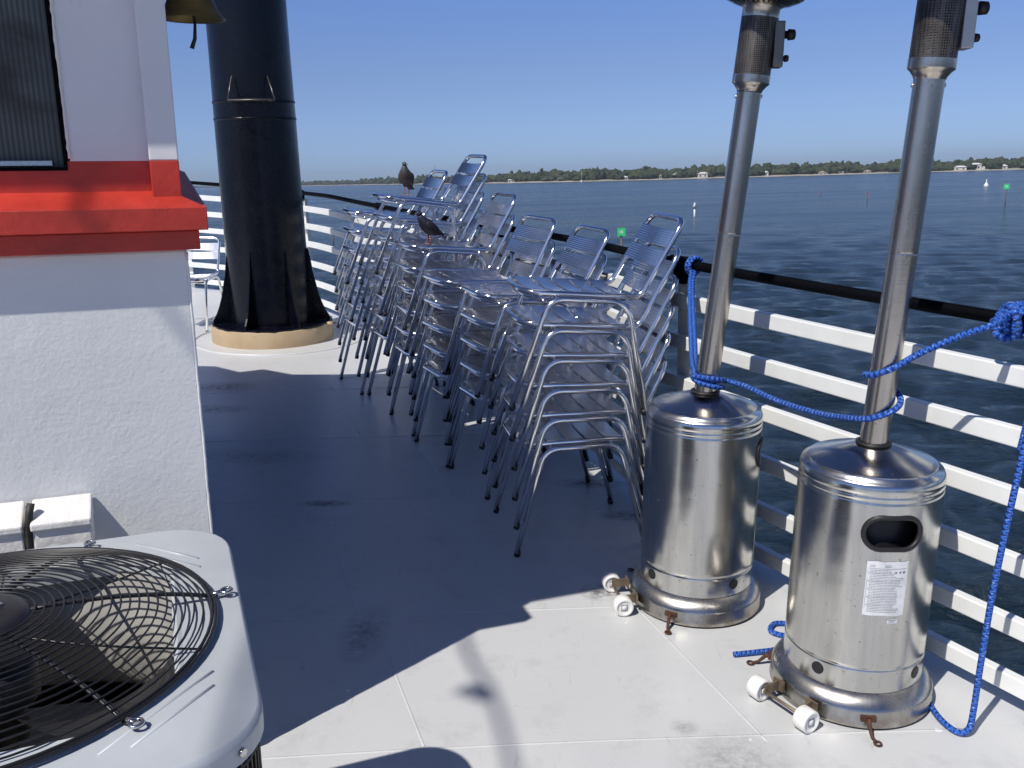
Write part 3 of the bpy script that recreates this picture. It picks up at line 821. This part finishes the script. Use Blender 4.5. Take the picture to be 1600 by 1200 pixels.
    for k in range(32):
        a = 2*math.pi*k/32; d = pm @ Vector((math.cos(a), math.sin(a), 0)); tn2 = pm @ Vector((-math.sin(a), math.cos(a), 0)); nz = pm @ Vector((0, 0, 1))
        p0 = ax(top+.238)+d*.074+nz*.003; p1 = ax(top+.238)+d*.112+nz*.0175; w = .0042; e = (nz*-1+d*.4)*.0012
        b0 = len(mb.v); mb.v += [p0-tn2*w*.7+e, p0+tn2*w*.7+e, p1+tn2*w+e, p1-tn2*w+e]; mb.face([b0, b0+1, b0+2, b0+3], False)
    mb.build('bowl_slot_patches', 'cap', bo)  # black quads laid on the bowl for the dark in its slots
    col([(.100, top+.34), (.100, top+.50), (.06, top+.53)], 40).build('emitter_screen', 'perf', t)
    col([(.400, top+.56), (.401, top+.57), (.25, top+.64), (.0, top+.67)], 60).build('reflector', 'steel_pole', t)
    cb = MB(); m3 = Matrix.Rotation(R(-8), 3, 'Z')
    dd = m3 @ Vector((1, 0, 0))
    cb.box(ax(top+.125)+dd*.066, (.030, .070, .135), m3); cbo = cb.build('control_box', 'silverbox' if marked else 'steel_dark', t, bevel=.003)
    for z, r1, L1 in ((top+.155, .017, .034), (top+.085, .011, .024)):
        mb = MB(); p = ax(z)+dd*.081; kk = Vector((0, 0, 0))
        mb.tube([p, p+dd*.010, p+dd*.011, p+dd*L1*.9, p+dd*L1], [r1*.7, r1*.7, r1, r1*.9, r1*.55], 14); mb.build('knob', 'cap', cbo)
    return t
H1 = heater('dented steel patio heater beside the chair stacks with round burner bowl in view', (.665, 3.04, 0), R(-13), R(-172.7), (.088, 0.0), False, 2.0)
H2 = heater('steel patio heater nearest the camera with white warning label and oval hand hole in front', (1.03, 2.48, 0), R(-90.5), R(-149.3), (.042, -.01), True, 2.0)

# ---------------------------------------------------------------- ropes
def wrap(c, r, a0, a1, z0, z1, k=10): return [(c[0]+r*math.cos(R(a0+(a1-a0)*i/k)), c[1]+r*math.sin(R(a0+(a1-a0)*i/k)), z0+(z1-z0)*i/k) for i in range(k+1)]
rr_ = .0088
p1 = (.665, 3.04); p1z = (.672, 3.04)
knot = []
c = Vector((.715, 3.60, 1.14))
tdir = Vector((-.53, .85, 0)); ndir = Vector((.85, .53, 0))
def coil(c, turns, rad, wd, k=14, ph=0): 
    out = []
    for i in range(int(turns*k)+1):
        a = 2*math.pi*i/k+ph; out.append(c+tdir*(wd*(i/(turns*k)-.5))+ndir*rad*math.cos(a)+Vector((0, 0, rad*math.sin(a))))
    return out
mb = MB()
c2 = (.672, 3.04); c3 = (1.038, 2.477)
mb.tube(coil(c, 2.2, .032, .035)+[Vector((.70, 3.56, 1.09))], rr_, 10)
strand = catmull([(.700, 3.565, 1.125), (.690, 3.53, 1.08), (.678, 3.45, 1.0), (.650, 3.25, .90), (.628, 3.10, .86)]+wrap(c2, .049, 150, 420, .845, .815)+[(.78, 3.0, .812), (.86, 2.84, .80), (.93, 2.66, .812), (.97, 2.52, .84)]+wrap(c3, .050, -150, 70, .858, .945)+wrap(c3, .050, 100, 215, .965, .985)[1:]+wrap(c3, .050, 225, 285, .99, 1.015)+[(1.10, 2.41, 1.055), (1.18, 2.37, 1.11), (1.24, 2.335, 1.145), (1.30, 2.37, 1.16)], 5)
mb.tube(strand, rr_, 10)
mb.tube(catmull([(.712, 3.57, 1.12), (.70, 3.53, 1.08), (.690, 3.45, 1.0), (.664, 3.25, .90), (.640, 3.11, .85)]+wrap(c2, .052, 160, 330, .832, .80), 5), rr_, 10)
mb.tube([(c2[0]+.054*math.cos(a), c2[1]+.054*math.sin(a), .828+.012*math.cos(a+2.2)) for a in [i/24*6.283 for i in range(24)]], rr_, 10, True)
tag(mb.build('lashing_rope', 'rope'), 'blue rope lashing both patio heater poles to the handrail', 'rope')
mb = MB(); ck = Vector((1.335, 2.375, 1.140)); ck = Vector((1.300, 2.32, 1.148))
# knot: overlapping loops round the handrail
tdir = Vector((-.51, .86, 0)); ndir = Vector((.86, .51, 0))
hr0 = Vector((1.475, 2.385, 1.135))
mb2 = MB()
kn = Vector((1.355, 2.425, 1.142))
mb.tube(coil(kn, 3.2, .040, .066, 16), rr_*1.15, 10)
mb.tube([kn+tdir*(.03*math.cos(a))+ndir*(-.038+.012*math.sin(2*a))+Vector((0, 0, .045*math.sin(a))) for a in [i/20*6.283 for i in range(20)]], rr_*1.15, 10, True)
mb.tube(catmull([(1.25, 2.345, 1.155), (1.30, 2.37, 1.165), kn+Vector((-.03, -.01, .03)), kn+Vector((.01, 0, .045)), kn+Vector((.04, -.04, .035)), kn+Vector((.045, -.09, .04)), kn+Vector((.0, -.13, .05))], 6), rr_, 10)
P = catmull([kn+Vector((.0, -.13, .05)), (1.35, 2.27, 1.15), (1.338, 2.25, 1.06), (1.325, 2.235, .95), (1.30, 2.225, .70), (1.285, 2.225, .45), (1.283, 2.23, .22), (1.285, 2.235, .09), (1.275, 2.225, .03), (1.255, 2.225, .012), (1.235, 2.25, .010), (1.225, 2.31, .010), (1.235, 2.40, .010), (1.275, 2.52, .010), (1.25, 2.68, .010), (1.12, 2.76, .010), (.99, 2.77, .010), (.92, 2.75, .010), (.875, 2.78, .010), (.90, 2.83, .010), (.95, 2.82, .011), (.93, 2.73, .026), (.87, 2.67, .012), (.80, 2.65, .010), (.715, 2.635, .010)], 6)
mb.tube(P, rr_, 10)
mb.tube(catmull([kn+Vector((.03, -.05, -.02)), (1.385, 2.33, .99), (1.38, 2.34, .88), (1.375, 2.345, .80)], 6), [rr_*1.4]*19, 10)
tag(mb.build('hanging_rope', 'rope'), 'blue rope knotted on the handrail and trailing down round the nearest heater to the deck', 'rope')

# ---------------------------------------------------------------- chairs
def slat(mb, c, along, across, up, half, width, bow, nr=7, amp=.0013):
    na = 9; prof = []
    m = nr*2+1
    for i in range(m): prof.append((-width/2+width*i/(m-1), .0015+(amp if i % 2 else 0)))
    prof.append((width/2, -.0015)); prof.append((-width/2, -.0015))
    frames = []
    for j in range(na):
        s = -1+2*j/(na-1); o = c+along*half*s-up*bow*(1-s*s); frames.append((o, across, up))
    mb.sweep(prof, frames, True, False)
def make_chair():
    t = thing('stacking_chair', 'x', 'chair')
    V = Vector
    for s in (-1, 1):
        mb = MB(); mb.tube(fillet([(.27, .232*s, .014), (.155, .214*s, .438), (-.155, .214*s, .438), (-.27, .232*s, .014)], .085, 7), .0112, 10)
        lf = mb.build('leg_frame', 'alu', t)
        for x in (.27, -.27):
            mb = MB(); q = V((.155 if x > 0 else -.155, .214*s, .438))-V((x, .232*s, .014)); q.normalize()
            p = V((x, .232*s, .0)); mb.tube([p, p+q*.022], .0125, 12); mb.build('foot_cap', 'cap', lf)
    mb = MB(); hw = .194
    P = fillet([(.255, hw-.01, .452), (-.205, hw, .458), (-.352, hw-.008, .765), (-.352, -hw+.008, .765), (-.205, -hw, .458), (.255, -hw+.01, .452)], [.10, .055, .065, .065, .055, .10], 7, True)
    mb.tube(P, .0112, 10, True); mb.build('tube_frame', 'alu', t)
    mb = MB()
    for x in (.185, .104, .023, -.058, -.139):
        slat(mb, V((x, 0, .463)), V((0, 1, 0)), V((1, 0, .02)).normalized(), V((-.02, 0, 1)).normalized(), hw-.004, .070, .010)
    mb.build('seat', 'alu_slat', t)
    mb = MB(); d = V((-.147, 0, .307)).normalized(); up = V((d.z, 0, -d.x)); b = V((-.205, 0, .458))
    for q in (.252, .166): slat(mb, b+d*q+up*.010, V((0, 1, 0)), d, up, hw-.006, .070, .012)
    mb.build('backrest', 'alu_slat', t)
    mb = MB()
    for x in (.125, -.125): mb.tube([(x, -.212, .432), (x, -.15, .437), (x, .15, .437), (x, .212, .432)], .0075, 8)
    mb.tube(catmull([(.17, -.205, .425), (.225, -.12, .430), (.238, 0, .431), (.225, .12, .430), (.17, .205, .425)], 5), .0085, 8)
    mb.build('cross_bar', 'alu', t)
    return t
chair0 = make_chair(); SHIPOBJ.remove(chair0); index_children()
ORD = ['bottom', 'second', 'third', 'fourth', 'fifth', 'sixth', 'seventh', 'eighth']
stacks = [((.02, 3.38), (-.2, .98), .46, 6, 'the nearest stack by the heater'),
          ((-.12, 4.00), (-.42, .907), .46, 5, 'the second stack from the heaters'),
          ((-.325, 4.43), (-.44, .898), .46, 5, 'the third stack from the heaters'),
          ((-.56, 4.95), (-.40, .917), .46, 6, 'the fourth stack from the heaters'),
          ((-.745, 5.41), (-.44, .898), .46, 8, 'the fifth and tallest stack'),
          ((-1.0, 5.84), (-.45, .893), .46, 7, 'the farthest stack')]
used = False; PITCH = .1225
rj = random.Random(11)
for si, ((x, y), (lx, ly), wd, nst, nm) in enumerate(stacks):
    lat = Vector((lx, ly, 0)).normalized(); f = Vector((-lat.y, lat.x, 0))   # facing left
    nf = Vector((x, y, 0)); cen = nf+lat*.232-f*.27; yaw = math.atan2(f.y, f.x)
    for i in range(nst):
        o = chair0 if not used else copy_tree(chair0)
        used = True; SHIPOBJ.append(o)
        j = rj.uniform(-.004, .004)
        # every chair up the stack tips back a little more, pivoting about its front feet
        tw, tk = {0: (0, 1.05), 1: (-4, 1.05), 2: (0, .75), 3: (-2.5, 1.0), 4: (-5, 1.1), 5: (-6.5, 1.1)}[si]
        th = R(tk*i+rj.uniform(-.3, .3)); ff = Vector((.27, 0, 0))
        M_ = Matrix.Translation(cen+f*(.0045*i+j)+lat*rj.uniform(-.005, .005)+Vector((0, 0, PITCH*i))) @ Matrix.Rotation(yaw+R(tw*i/(nst-1)+rj.uniform(-.7, .7)), 4, 'Z') @ Matrix.Translation(ff) @ Matrix.Rotation(-th, 4, 'Y') @ Matrix.Translation(-ff)
        o.matrix_basis = M_
        o['category'] = 'chair'; o['group'] = 'aluminium chairs stacked along the railing'
        pos = 'top' if i == nst-1 else ORD[i]
        extra = ''
        if i == nst-1 and si == 4: extra = ', pigeon on seat'
        if i == nst-1 and si == 3: extra = ', dark pigeon on seat'
        suffix = ' from bottom' if 0 < i < nst-1 else ''
        o['label'] = 'aluminium slat chair, %s%s of %s%s' % (pos, suffix, nm, extra)
lone = copy_tree(chair0); SHIPOBJ.append(lone)
fdir = Vector((-.04, -1, 0)).normalized(); lone.rotation_euler = (0, 0, math.atan2(fdir.y, fdir.x))
ltl = Vector((-fdir.y, fdir.x, 0))
lone.location = Vector((-2.69, 7.93, 0))-fdir*.27-ltl*.232
lone['label'] = 'single aluminium slat chair standing alone between cabin and funnel'; lone['category'] = 'chair'
if 'group' in lone: del lone['group']

# ---------------------------------------------------------------- pigeons
def bird(name_label, loc, yaw, body, feather, upright, headturn, sc=.78):
    t = thing('pigeon', name_label, 'pigeon', loc, yaw); t.scale = (sc, sc, sc)
    V = Vector
    # spine in local xz plane, x forward; sections: (x, z, halfwidth y, half thickness, tilt of section normal)
    if upright: sp = [(-.075, .085, .012, .010), (-.06, .092, .030, .026), (-.035, .105, .047, .044), (-.005, .128, .056, .053), (.018, .153, .055, .052), (.030, .178, .045, .043), (.033, .198, .031, .031), (.034, .214, .0225, .024), (.036, .228, .0185, .021)]
    else: sp = [(-.088, .068, .010, .008), (-.070, .076, .027, .022), (-.042, .092, .046, .040), (-.008, .114, .055, .050), (.022, .140, .053, .048), (.044, .163, .042, .039), (.055, .181, .030, .030), (.062, .196, .023, .024), (.067, .208, .0185, .020)]
    secs = []
    for i, (x, z, w, h) in enumerate(sp):
        a = sp[max(i-1, 0)]; b = sp[min(i+1, len(sp)-1)]; d = V((b[0]-a[0], 0, b[1]-a[1])).normalized(); nrm = V((-d.z, 0, d.x))
        secs.append((V((x, 0, z)), V((0, w, 0)), nrm*h))
    mb = MB(); mb.loft(secs, 20)
    hx, hz = sp[-1][0]+.003, sp[-1][1]+.010
    hm = Matrix.Rotation(headturn, 3, 'Z')
    hs_ = [(-.019, .003), (-.016, .010), (-.009, .0165), (.0, .0195), (.009, .0175), (.017, .0125), (.022, .008), (.024, .003)]
    secs = [(V((hx, 0, hz))+hm @ V((u, 0, 0)), hm @ V((0, r*.85, 0)), V((0, 0, r))) for u, r in hs_]
    mb.loft(secs, 16)
    bo = mb.build('body', body, t, sub=1)
    mb = MB(); c = V((hx, 0, hz-.002)); d = hm @ V((1, 0, -.12)); 
    mb.tube([c+d*.020, c+d*.028, c+d*.037, c+d*.042+V((0, 0, -.002))], [.0052, .0042, .0028, .0008], 8); mb.build('beak', 'beak', bo)
    for s in (-1, 1):
        mb = MB(); e = c+hm @ V((.008, s*.0148, .004)); mb.loft([(e+hm @ V((0, q*s, 0)), V((r, 0, 0)), V((0, 0, r))) for q, r in ((0, .003), (.001, .003), (.0022, .0015))], 8); mb.build('eye', 'eye', bo)
        # wing
        mb = MB(); i0 = V(sp[4][:1]+(0,)+sp[4][1:2])
        if upright: w = [((.022, .045, .172), .012, .004), ((.008, .056, .150), .026, .007), ((-.018, .055, .125), .029, .008), ((-.045, .043, .100), .022, .007), ((-.075, .026, .075), .013, .005), ((-.10, .012, .055), .005, .003)]
        else: w = [((.036, .044, .160), .012, .004), ((.016, .055, .140), .026, .007), ((-.014, .054, .118), .030, .008), ((-.046, .043, .094), .024, .007), ((-.082, .027, .072), .015, .005), ((-.120, .013, .052), .006, .003)]
        secs = []
        for k, (p, hgt, th) in enumerate(w):
            a = V(w[max(k-1, 0)][0]); b = V(w[min(k+1, len(w)-1)][0]); d2 = (b-a).normalized(); yv = V((0, 1, 0)); upv = d2.cross(yv).normalized()
            secs.append((V((p[0], p[1]*s, p[2])), upv*hgt, V((0, th*s, 0))))
        mb.loft(secs, 12); mb.build('wing', feather, bo, sub=1)
        # leg and toes
        mb = MB(); ly = .018*s; lx = -.005 if upright else .0
        mb.tube([(lx-.004, ly, .085), (lx-.008, ly, .040), (lx, ly, .004)], [.009, .004, .003], 8)
        for a in (-.5, 0, .5, math.pi): mb.tube([(lx, ly, .004), (lx+.012*math.cos(a), ly+.012*math.sin(a), .005), (lx+.024*math.cos(a), ly+.024*math.sin(a), .0022)], [.0028, .0024, .0012], 6)
        mb.build('leg', 'skin', bo)
    mb = MB(); p0 = sp[1]
    tl = [(p0[0], 0, p0[1]), (p0[0]-.03, 0, p0[1]-.022), (p0[0]-.075, 0, p0[1]-.052)] if upright else [(p0[0], 0, p0[1]), (p0[0]-.04, 0, p0[1]-.006), (p0[0]-.095, 0, p0[1]-.018)]
    mb.loft([(V(tl[0]), V((0, .020, 0)), V((0, 0, .010))), (V(tl[1]), V((0, .022, 0)), V((0, 0, .006))), (V(tl[2]), V((0, .028, 0)), V((0, 0, .003)))], 12); mb.build('tail', feather, bo)
    return t
def seatz(n): return .470+.1225*(n-1)
PG = {}
bird('brown-grey pigeon standing upright on the tallest chair stack', (-.64, 5.66, 1.303), R(-100), 'pb1', 'feather1', True, R(58))
bird('dark blue-black pigeon crouching on the seat below the upright pigeon', (-.463, 5.13, seatz(6)-.018), R(-148), 'pb2', 'feather2', False, R(10))

# ---------------------------------------------------------------- cable and lamp overhead, behind the camera
mast = thing('roof_mast', 'thin white mast on the cabin roof behind the viewpoint', 'mast', (-3.55, 1.25, 2.21))
mb = MB(); mb.tube([(0, 0, 0), (0, 0, 4.2)], .02, 10); mb.build('pole', 'rail', mast)
mb = MB(); mb.box((0, 0, .01), (.12, .12, .02)); mb.build('foot_plate', 'rail', mast)
m2 = thing('deck_mast', 'thin white mast standing on deck behind the viewpoint', 'mast', (-2.9, -3.4, 0))
mb = MB(); mb.tube([(0, 0, 0), (0, 0, 6.4)], .03, 10); mb.build('pole', 'rail', m2)
mb = MB(); mb.box((0, 0, .01), (.16, .16, .02)); mb.build('foot_plate', 'rail', m2)
cb = thing('overhead_cable', 'black overhead cable with a lamp strung between two masts', 'cable', (-3.156, -.88, 6.0))
mb = MB(); mb.tube(catmull([Vector(q)-Vector((-3.156, -.88, 6.0)) for q in [(-2.9, -3.4, 6.3), (-3.02, -2.2, 6.1), (-3.10, -1.24, 6.02), (-3.156, -.88, 6.0), (-3.27, -.53, 6.02), (-3.42, .4, 6.15), (-3.55, 1.25, 6.38)]], 8), .012, 8); mb.build('cable', 'cap', cb)
mb = MB(); mb.tube([(.0, -.03, 0), (-.05, .02, -.02), (-.07, .04, -.03)], .024, 12); mb.build('lamp_housing', 'cap', cb)

# ================================================================ move everything aboard into the world
for o in SHIPOBJ: o.matrix_basis = SHIP @ o.matrix_basis

# ---------------------------------------------------------------- sea, shore
import numpy as np
def sea_sheet():
    az = np.concatenate([np.linspace(-36, 44, 780), np.linspace(44.8, 323.2, 120)])*math.pi/180
    rr = [4.0]
    while rr[-1] < 700: rr.append(rr[-1]*1.0105+.01)
    while rr[-1] < 40000: rr.append(rr[-1]*1.25)
    rr = np.array(rr); A, RR = np.meshgrid(az, rr); X = np.sin(A)*RR; Y = np.cos(A)*RR; Z = np.zeros_like(X)
    g = np.random.RandomState(4); cell = RR*.0105
    for k in range(48):
        lam = .42*1.05**k*(1+.1*g.rand()); th = g.normal(math.radians(80), .55); ph = g.rand()*6.28
        amp = .0095*lam*(1 if lam < 2.6 else (2.6/lam)**1.6); kx, ky = math.cos(th)*2*math.pi/lam, math.sin(th)*2*math.pi/lam
        fade = np.clip((lam/cell-2.2)/2, 0, 1)
        c = np.sin(kx*X+ky*Y+ph+.8*np.sin(.11*X*ky+ph)); Z += amp*fade*(c+.35*(c*c-.5))
    inside = (A > math.radians(44)) | (RR > 650); Z *= np.where(inside, 0, 1)*np.clip((RR-4)/4, 0, 1)
    nr, na = X.shape
    v = np.stack([X.ravel(), Y.ravel(), Z.ravel()+SEA], 1).astype(np.float32); v = np.vstack([v, [[0, 0, SEA]]]).astype(np.float32)
    i = np.arange(nr-1)[:, None]*na; j = np.arange(na)[None, :]; j2 = (j+1) % na
    q = np.stack([(i+j).ravel(), (i+j2).ravel(), (i+na+j2).ravel(), (i+na+j).ravel()], 1)
    q = q[:, ::-1]
    t = np.stack([np.full(na, nr*na), (np.arange(na)+1) % na, np.arange(na)], 1)
    me = bpy.data.meshes.new('water'); me.vertices.add(len(v)); me.vertices.foreach_set('co', v.ravel())
    loops = np.concatenate([q.ravel(), t.ravel()]); me.loops.add(len(loops)); me.loops.foreach_set('vertex_index', loops.astype(np.int32))
    me.polygons.add(len(q)+len(t)); st = np.concatenate([np.arange(len(q))*4, len(q)*4+np.arange(len(t))*3]); me.polygons.foreach_set('loop_start', st.astype(np.int32))
    me.polygons.foreach_set('loop_total', np.concatenate([np.full(len(q), 4), np.full(len(t), 3)]).astype(np.int32))
    me.polygons.foreach_set('use_smooth', np.ones(len(q)+len(t), bool)); me.update(calc_edges=True); me.validate()
    me.materials.append(M['water']); o = bpy.data.objects.new('water', me); COL.objects.link(o); return o
struct(sea_sheet(), ship=False)
def pol(az, r, z=SEA): return Vector((math.sin(R(az))*r, math.cos(R(az))*r, z))
SH = [(-13.2, 3500), (-12.4, 3000), (-6, 1750), (-3, 1420), (0, 1220), (4.6, 1105), (9, 1080), (11.6, 1070), (18, 1110), (24, 1170), (28.9, 1210), (36, 1240), (55, 1300)]
def shore_r(az):
    for (a, r), (b, q) in zip(SH, SH[1:]):
        if a <= az <= b: return r+(q-r)*(az-a)/(b-a)
    return SH[0][1] if az < SH[0][0] else SH[-1][1]
mb = MB(); azs = [-13.2+i*68.2/240 for i in range(241)]
for az in azs:
    r = shore_r(az)+12*noise.noise(Vector((az*1.3, 0, 0)))
    mb.v += [pol(az, r, SEA-.5), pol(az, r+3, SEA+.9), pol(az, r+40, SEA+1.6), pol(az, r+900, SEA+4)]
for i in range(240):
    for k in range(3): mb.face([4*i+k, 4*i+4+k, 4*i+5+k, 4*i+1+k])
struct(mb.build('shoreline', 'sand'), ship=False)
# tree belt: a far wood that reads as one mass
def blob(mb, c, rx, ry, rz, seed, lo=False):
    nu, nv = (9, 6); b0 = len(mb.v)
    for i in range(nv+1):
        th = math.pi*i/nv
        for j in range(nu):
            ph = 2*math.pi*j/nu; d = Vector((math.sin(th)*math.cos(ph), math.sin(th)*math.sin(ph), math.cos(th)))
            k = 1+.6*noise.noise(d*2.3+Vector((seed, seed*.7, 0)))
            mb.v.append(c+Vector((d.x*rx*k, d.y*ry*k, d.z*rz*k)))
    for i in range(nv):
        for j in range(nu): j2 = (j+1) % nu; mb.face([b0+i*nu+j, b0+i*nu+j2, b0+(i+1)*nu+j2, b0+(i+1)*nu+j], False)
rt_ = random.Random(21); mb = MB()
for i in range(4200):
    az = rt_.uniform(-13, 44); r = shore_r(az)+rt_.uniform(14, 200)
    dens = noise.noise(Vector((az*.9, 3, 0)))
    tall = 1+.35*noise.noise(Vector((az*.45, 9, 0)))+.25*noise.noise(Vector((az*2.5, 4, 0)))
    front = r-shore_r(az) < 50
    if front and dens < -.05: continue
    hgt = rt_.uniform(3.0, 5.6)*tall*(.85 if front else 1.2); w = rt_.uniform(3, 7)
    blob(mb, pol(az, r, SEA+1+hgt*rt_.uniform(.6, 1.2)), w*rt_.uniform(.6, 1.2), w, hgt*rt_.uniform(.7, 1.15), i*1.37)
    if rt_.random() < .025: blob(mb, pol(az, r, SEA+hgt*2.2), 2.6, 2.6, 2.6, i*.7)
struct(mb.build('shore_trees', 'leaf'), 'low belt of green trees along the far shore', 'trees', 'stuff', ship=False)
mb = MB()
for i in range(500):
    az = rt_.uniform(-24, -10); r = 6500+rt_.uniform(0, 400)
    blob(mb, pol(az, r, SEA+4), 60, 40, 9+8*noise.noise(Vector((az*.8, 1, 1))), i*.77)
struct(mb.build('distant_trees', 'leaf_hazed'), 'tree line on the most distant shore, coloured faint bluish for haze', 'trees', 'stuff', ship=False)
# palms / tall pines sticking out of the belt
def house(az, w, h, d, roofm, label, two=False, dr=6):
    r = shore_r(az)+dr; t = thing('shore_house', label, 'house', pol(az, r, SEA+1), -R(az), 'waterfront houses on the far shore', ship=False)
    mb = MB(); mb.box((0, d/2, h/2), (w, d, h)); wa = mb.build('wall', 'house', t)
    if two: mb = MB(); mb.box((w*.55, d/2+1, h*.3), (w*.5, d*.8, h*.6)); mb.build('wing', 'house', t)
    mb = MB(); e = .8; b = [(-w/2-e, -e, h), (w/2+e, -e, h), (w/2+e, d+e, h), (-w/2-e, d+e, h), (-w/2+d*.4, d/2, h+d*.22), (w/2-d*.4, d/2, h+d*.22)]
    mb.v = [Vector(q) for q in b]
    for f in ((0, 1, 5, 4), (1, 2, 5), (2, 3, 4, 5), (3, 0, 4), (3, 2, 1, 0)): mb.face(f, False)
    mb.build('roof', roofm, t)
    for k in range(max(2, int(w/5))):
        x = -w/2+(k+.5)*w/max(2, int(w/5)); mb = MB(); mb.box((x, -.05, h*.45), (1.8, .12, h*.4)); mb.build('window', 'glass_d', wa)
hs2 = [(.3, 9, 3, 'roof_w', 'low white house at the left end of the far shore, first right of the chairs'),
       (3.3, 7, 2.6, 'roof_w', 'small pale house just left of the moored sailboat'),
       (7.23, 7, 2.6, 'roof_w', 'small white waterfront house between the sailboat and the first heater pole'),
       (9.46, 9, 3, 'roof_h', 'brown-roofed waterfront house among trees right of the sailboat'),
       (10.29, 8, 4.5, 'roof_w', 'white waterfront house farther left of the first heater pole'),
       (11.84, 11, 4.5, 'roof_w', 'tall white house immediately left of the first heater pole'),
       (15.24, 15, 4, 'roof_w', 'long white house immediately right of the first heater pole'),
       (18.68, 10, 2.0, 'roof_h', 'low brown-roofed building midway between the heater poles'),
       (19.52, 11, 2.2, 'roof_w', 'low pale boathouse midway between the heater poles'),
       (21.07, 8, 1.8, 'roof_h', 'low waterfront house left of the second heater pole'),
       (25.85, 13, 3.6, 'roof_w', 'white house just right of the second heater pole'),
       (26.6, 12, 6.2, 'roof_w', 'largest white house on the shore near the right edge'),
       (27.72, 18, 3.6, 'roof_w', 'long white house at the right edge of the photo')]
for az, w, h, rm, lab in hs2: house(az, w, h, 8, rm, lab, h > 5, 17)
# sailboat
q = pol(4.6, 1075); sb = thing('sailboat', 'white sailboat with bare mast moored off the far shore', 'sailboat', q, R(80), ship=False)
mb = MB(); st_ = []
for x, w, z in ((-5, 1.2, 1.0), (-3, 1.6, 1.0), (0, 1.8, 1.0), (3, 1.3, 1.15), (5, .5, 1.3), (5.8, .05, 1.4)): st_.append((x, w, z))
for x, w, z in st_: mb.v += [Vector((x, -w, z)), Vector((x, -w*.6, -.3)), Vector((x, w*.6, -.3)), Vector((x, w, z))]
for i in range(5):
    for k in range(4): mb.face([4*i+k, 4*i+(k+1) % 4, 4*i+4+(k+1) % 4, 4*i+4+k], False)
mb.face([3, 2, 1, 0], False); mb.build('hull', 'hull', sb)
mb = MB(); mb.box((-.5, 0, 1.4), (4, 2, .8)); mb.build('cabin', 'hull', sb)
mb = MB(); mb.tube([(.8, 0, 1), (.8, 0, 11.5)], .10, 8); mb.tube([(.8, 0, 2.6), (-4, 0, 2.7)], .16, 8); mb.build('mast', 'rail', sb)
# channel markers
def marker(az, r, h, sign, sz, label, cone=False):
    t = thing('channel_marker', label, 'channel marker', pol(az, r), -R(az), 'channel markers in the bay', ship=False)
    mb = MB(); mb.tube([(0, 0, -1), (0, 0, h)], .09 if not cone else .14, 10); mb.build('pile', 'pile' if not cone else 'rail', t)
    if cone:
        mb = MB(); mb.lathe([(.0, h), (.34, h), (.05, h+.75), (0, h+.78)], 16); mb.build('cone_cap', 'rail', t)
    elif sign:
        mb = MB(); mb.box((0, -.14, h-sz*.3), (sz, .04, sz)); sg = mb.build('daymark', sign, t)
        if sign == 'green_sign':
            mb = MB()
            for x, z, w, hh in ((-.16, 0, .06, .4), (-.04, .16, .16, .06), (0.04, 0, .06, .36), (.16, 0, .06, .4)): mb.box((x*sz, -.165, h-sz*.3+z*sz), (w*sz, .01, hh*sz))
            mb.build('daymark_number', 'rail', sg)
        mb = MB(); mb.lathe([(.08, h+sz*.2), (.08, h+sz*.2+.15), (0, h+sz*.2+.18)], 10); mb.build('light', 'pile', t)
def azx(x): return math.degrees(math.atan((x-800)/1465))
marker(7.0, 72, 2.4, 'green_sign', .62, 'green square channel marker just beyond the railing, behind the chairs')
marker(28.18, 168, 3.3, 'green_sign', .85, 'green square channel marker on a tall pile near the right edge')
marker(11.39, 145, 1.35, None, 0, 'white cone-topped marker pile left of the first heater pole', True)
marker(-10.69, 105, 1.25, 'red_sign', .35, 'small red channel marker seen between railing rungs by the funnel')
marker(21.15, 198, 1.7, 'red_sign', .3, 'small distant marker with red board between the heater poles')
marker(18.59, 242, 1.0, 'red_sign', .22, 'faint tiny marker right of the first heater pole')
bu = thing('mooring_buoy', 'small white buoy floating left of the right-hand green marker', 'buoy', pol(27.19, 320), 0, ship=False)
mb = MB(); mb.lathe([(0, -.2), (.7, -.1), (.75, .3), (.4, .9), (.12, 1.4), (.1, 2.2), (0, 2.25)], 16); mb.build('float', 'rail', bu)
rm = thing('radio_mast', 'thin radio mast above the far tree line behind the pigeon', 'mast', pol(-4.34, 1700), 0, ship=False)
mb = MB(); mb.tube([(0, 0, 0), (0, 0, 34)], [.45, .25], 6); mb.build('tower', 'pile', rm)

# ---------------------------------------------------------------- air
mb = MB(); mb.box((0, 0, SEA-1+30), (9000, 9000, 60)); hz = mb.build('haze', 'rail'); 
hm = bpy.data.materials.new('haze_air'); hm.use_nodes = True; hn = hm.node_tree.nodes; hn.remove(hn['Principled BSDF'])
pv = hn.new('ShaderNodeVolumePrincipled'); pv.inputs['Color'].default_value = (.80, .88, 1, 1); pv.inputs['Density'].default_value = .00013; pv.inputs['Anisotropy'].default_value = .3
hm.node_tree.links.new(pv.outputs[0], hn['Material Output'].inputs['Volume']); hz.data.materials[0] = hm
struct(hz, None, None, 'stuff', ship=False)
hz['label'] = 'thin bluish air over the bay'; hz['category'] = 'haze'
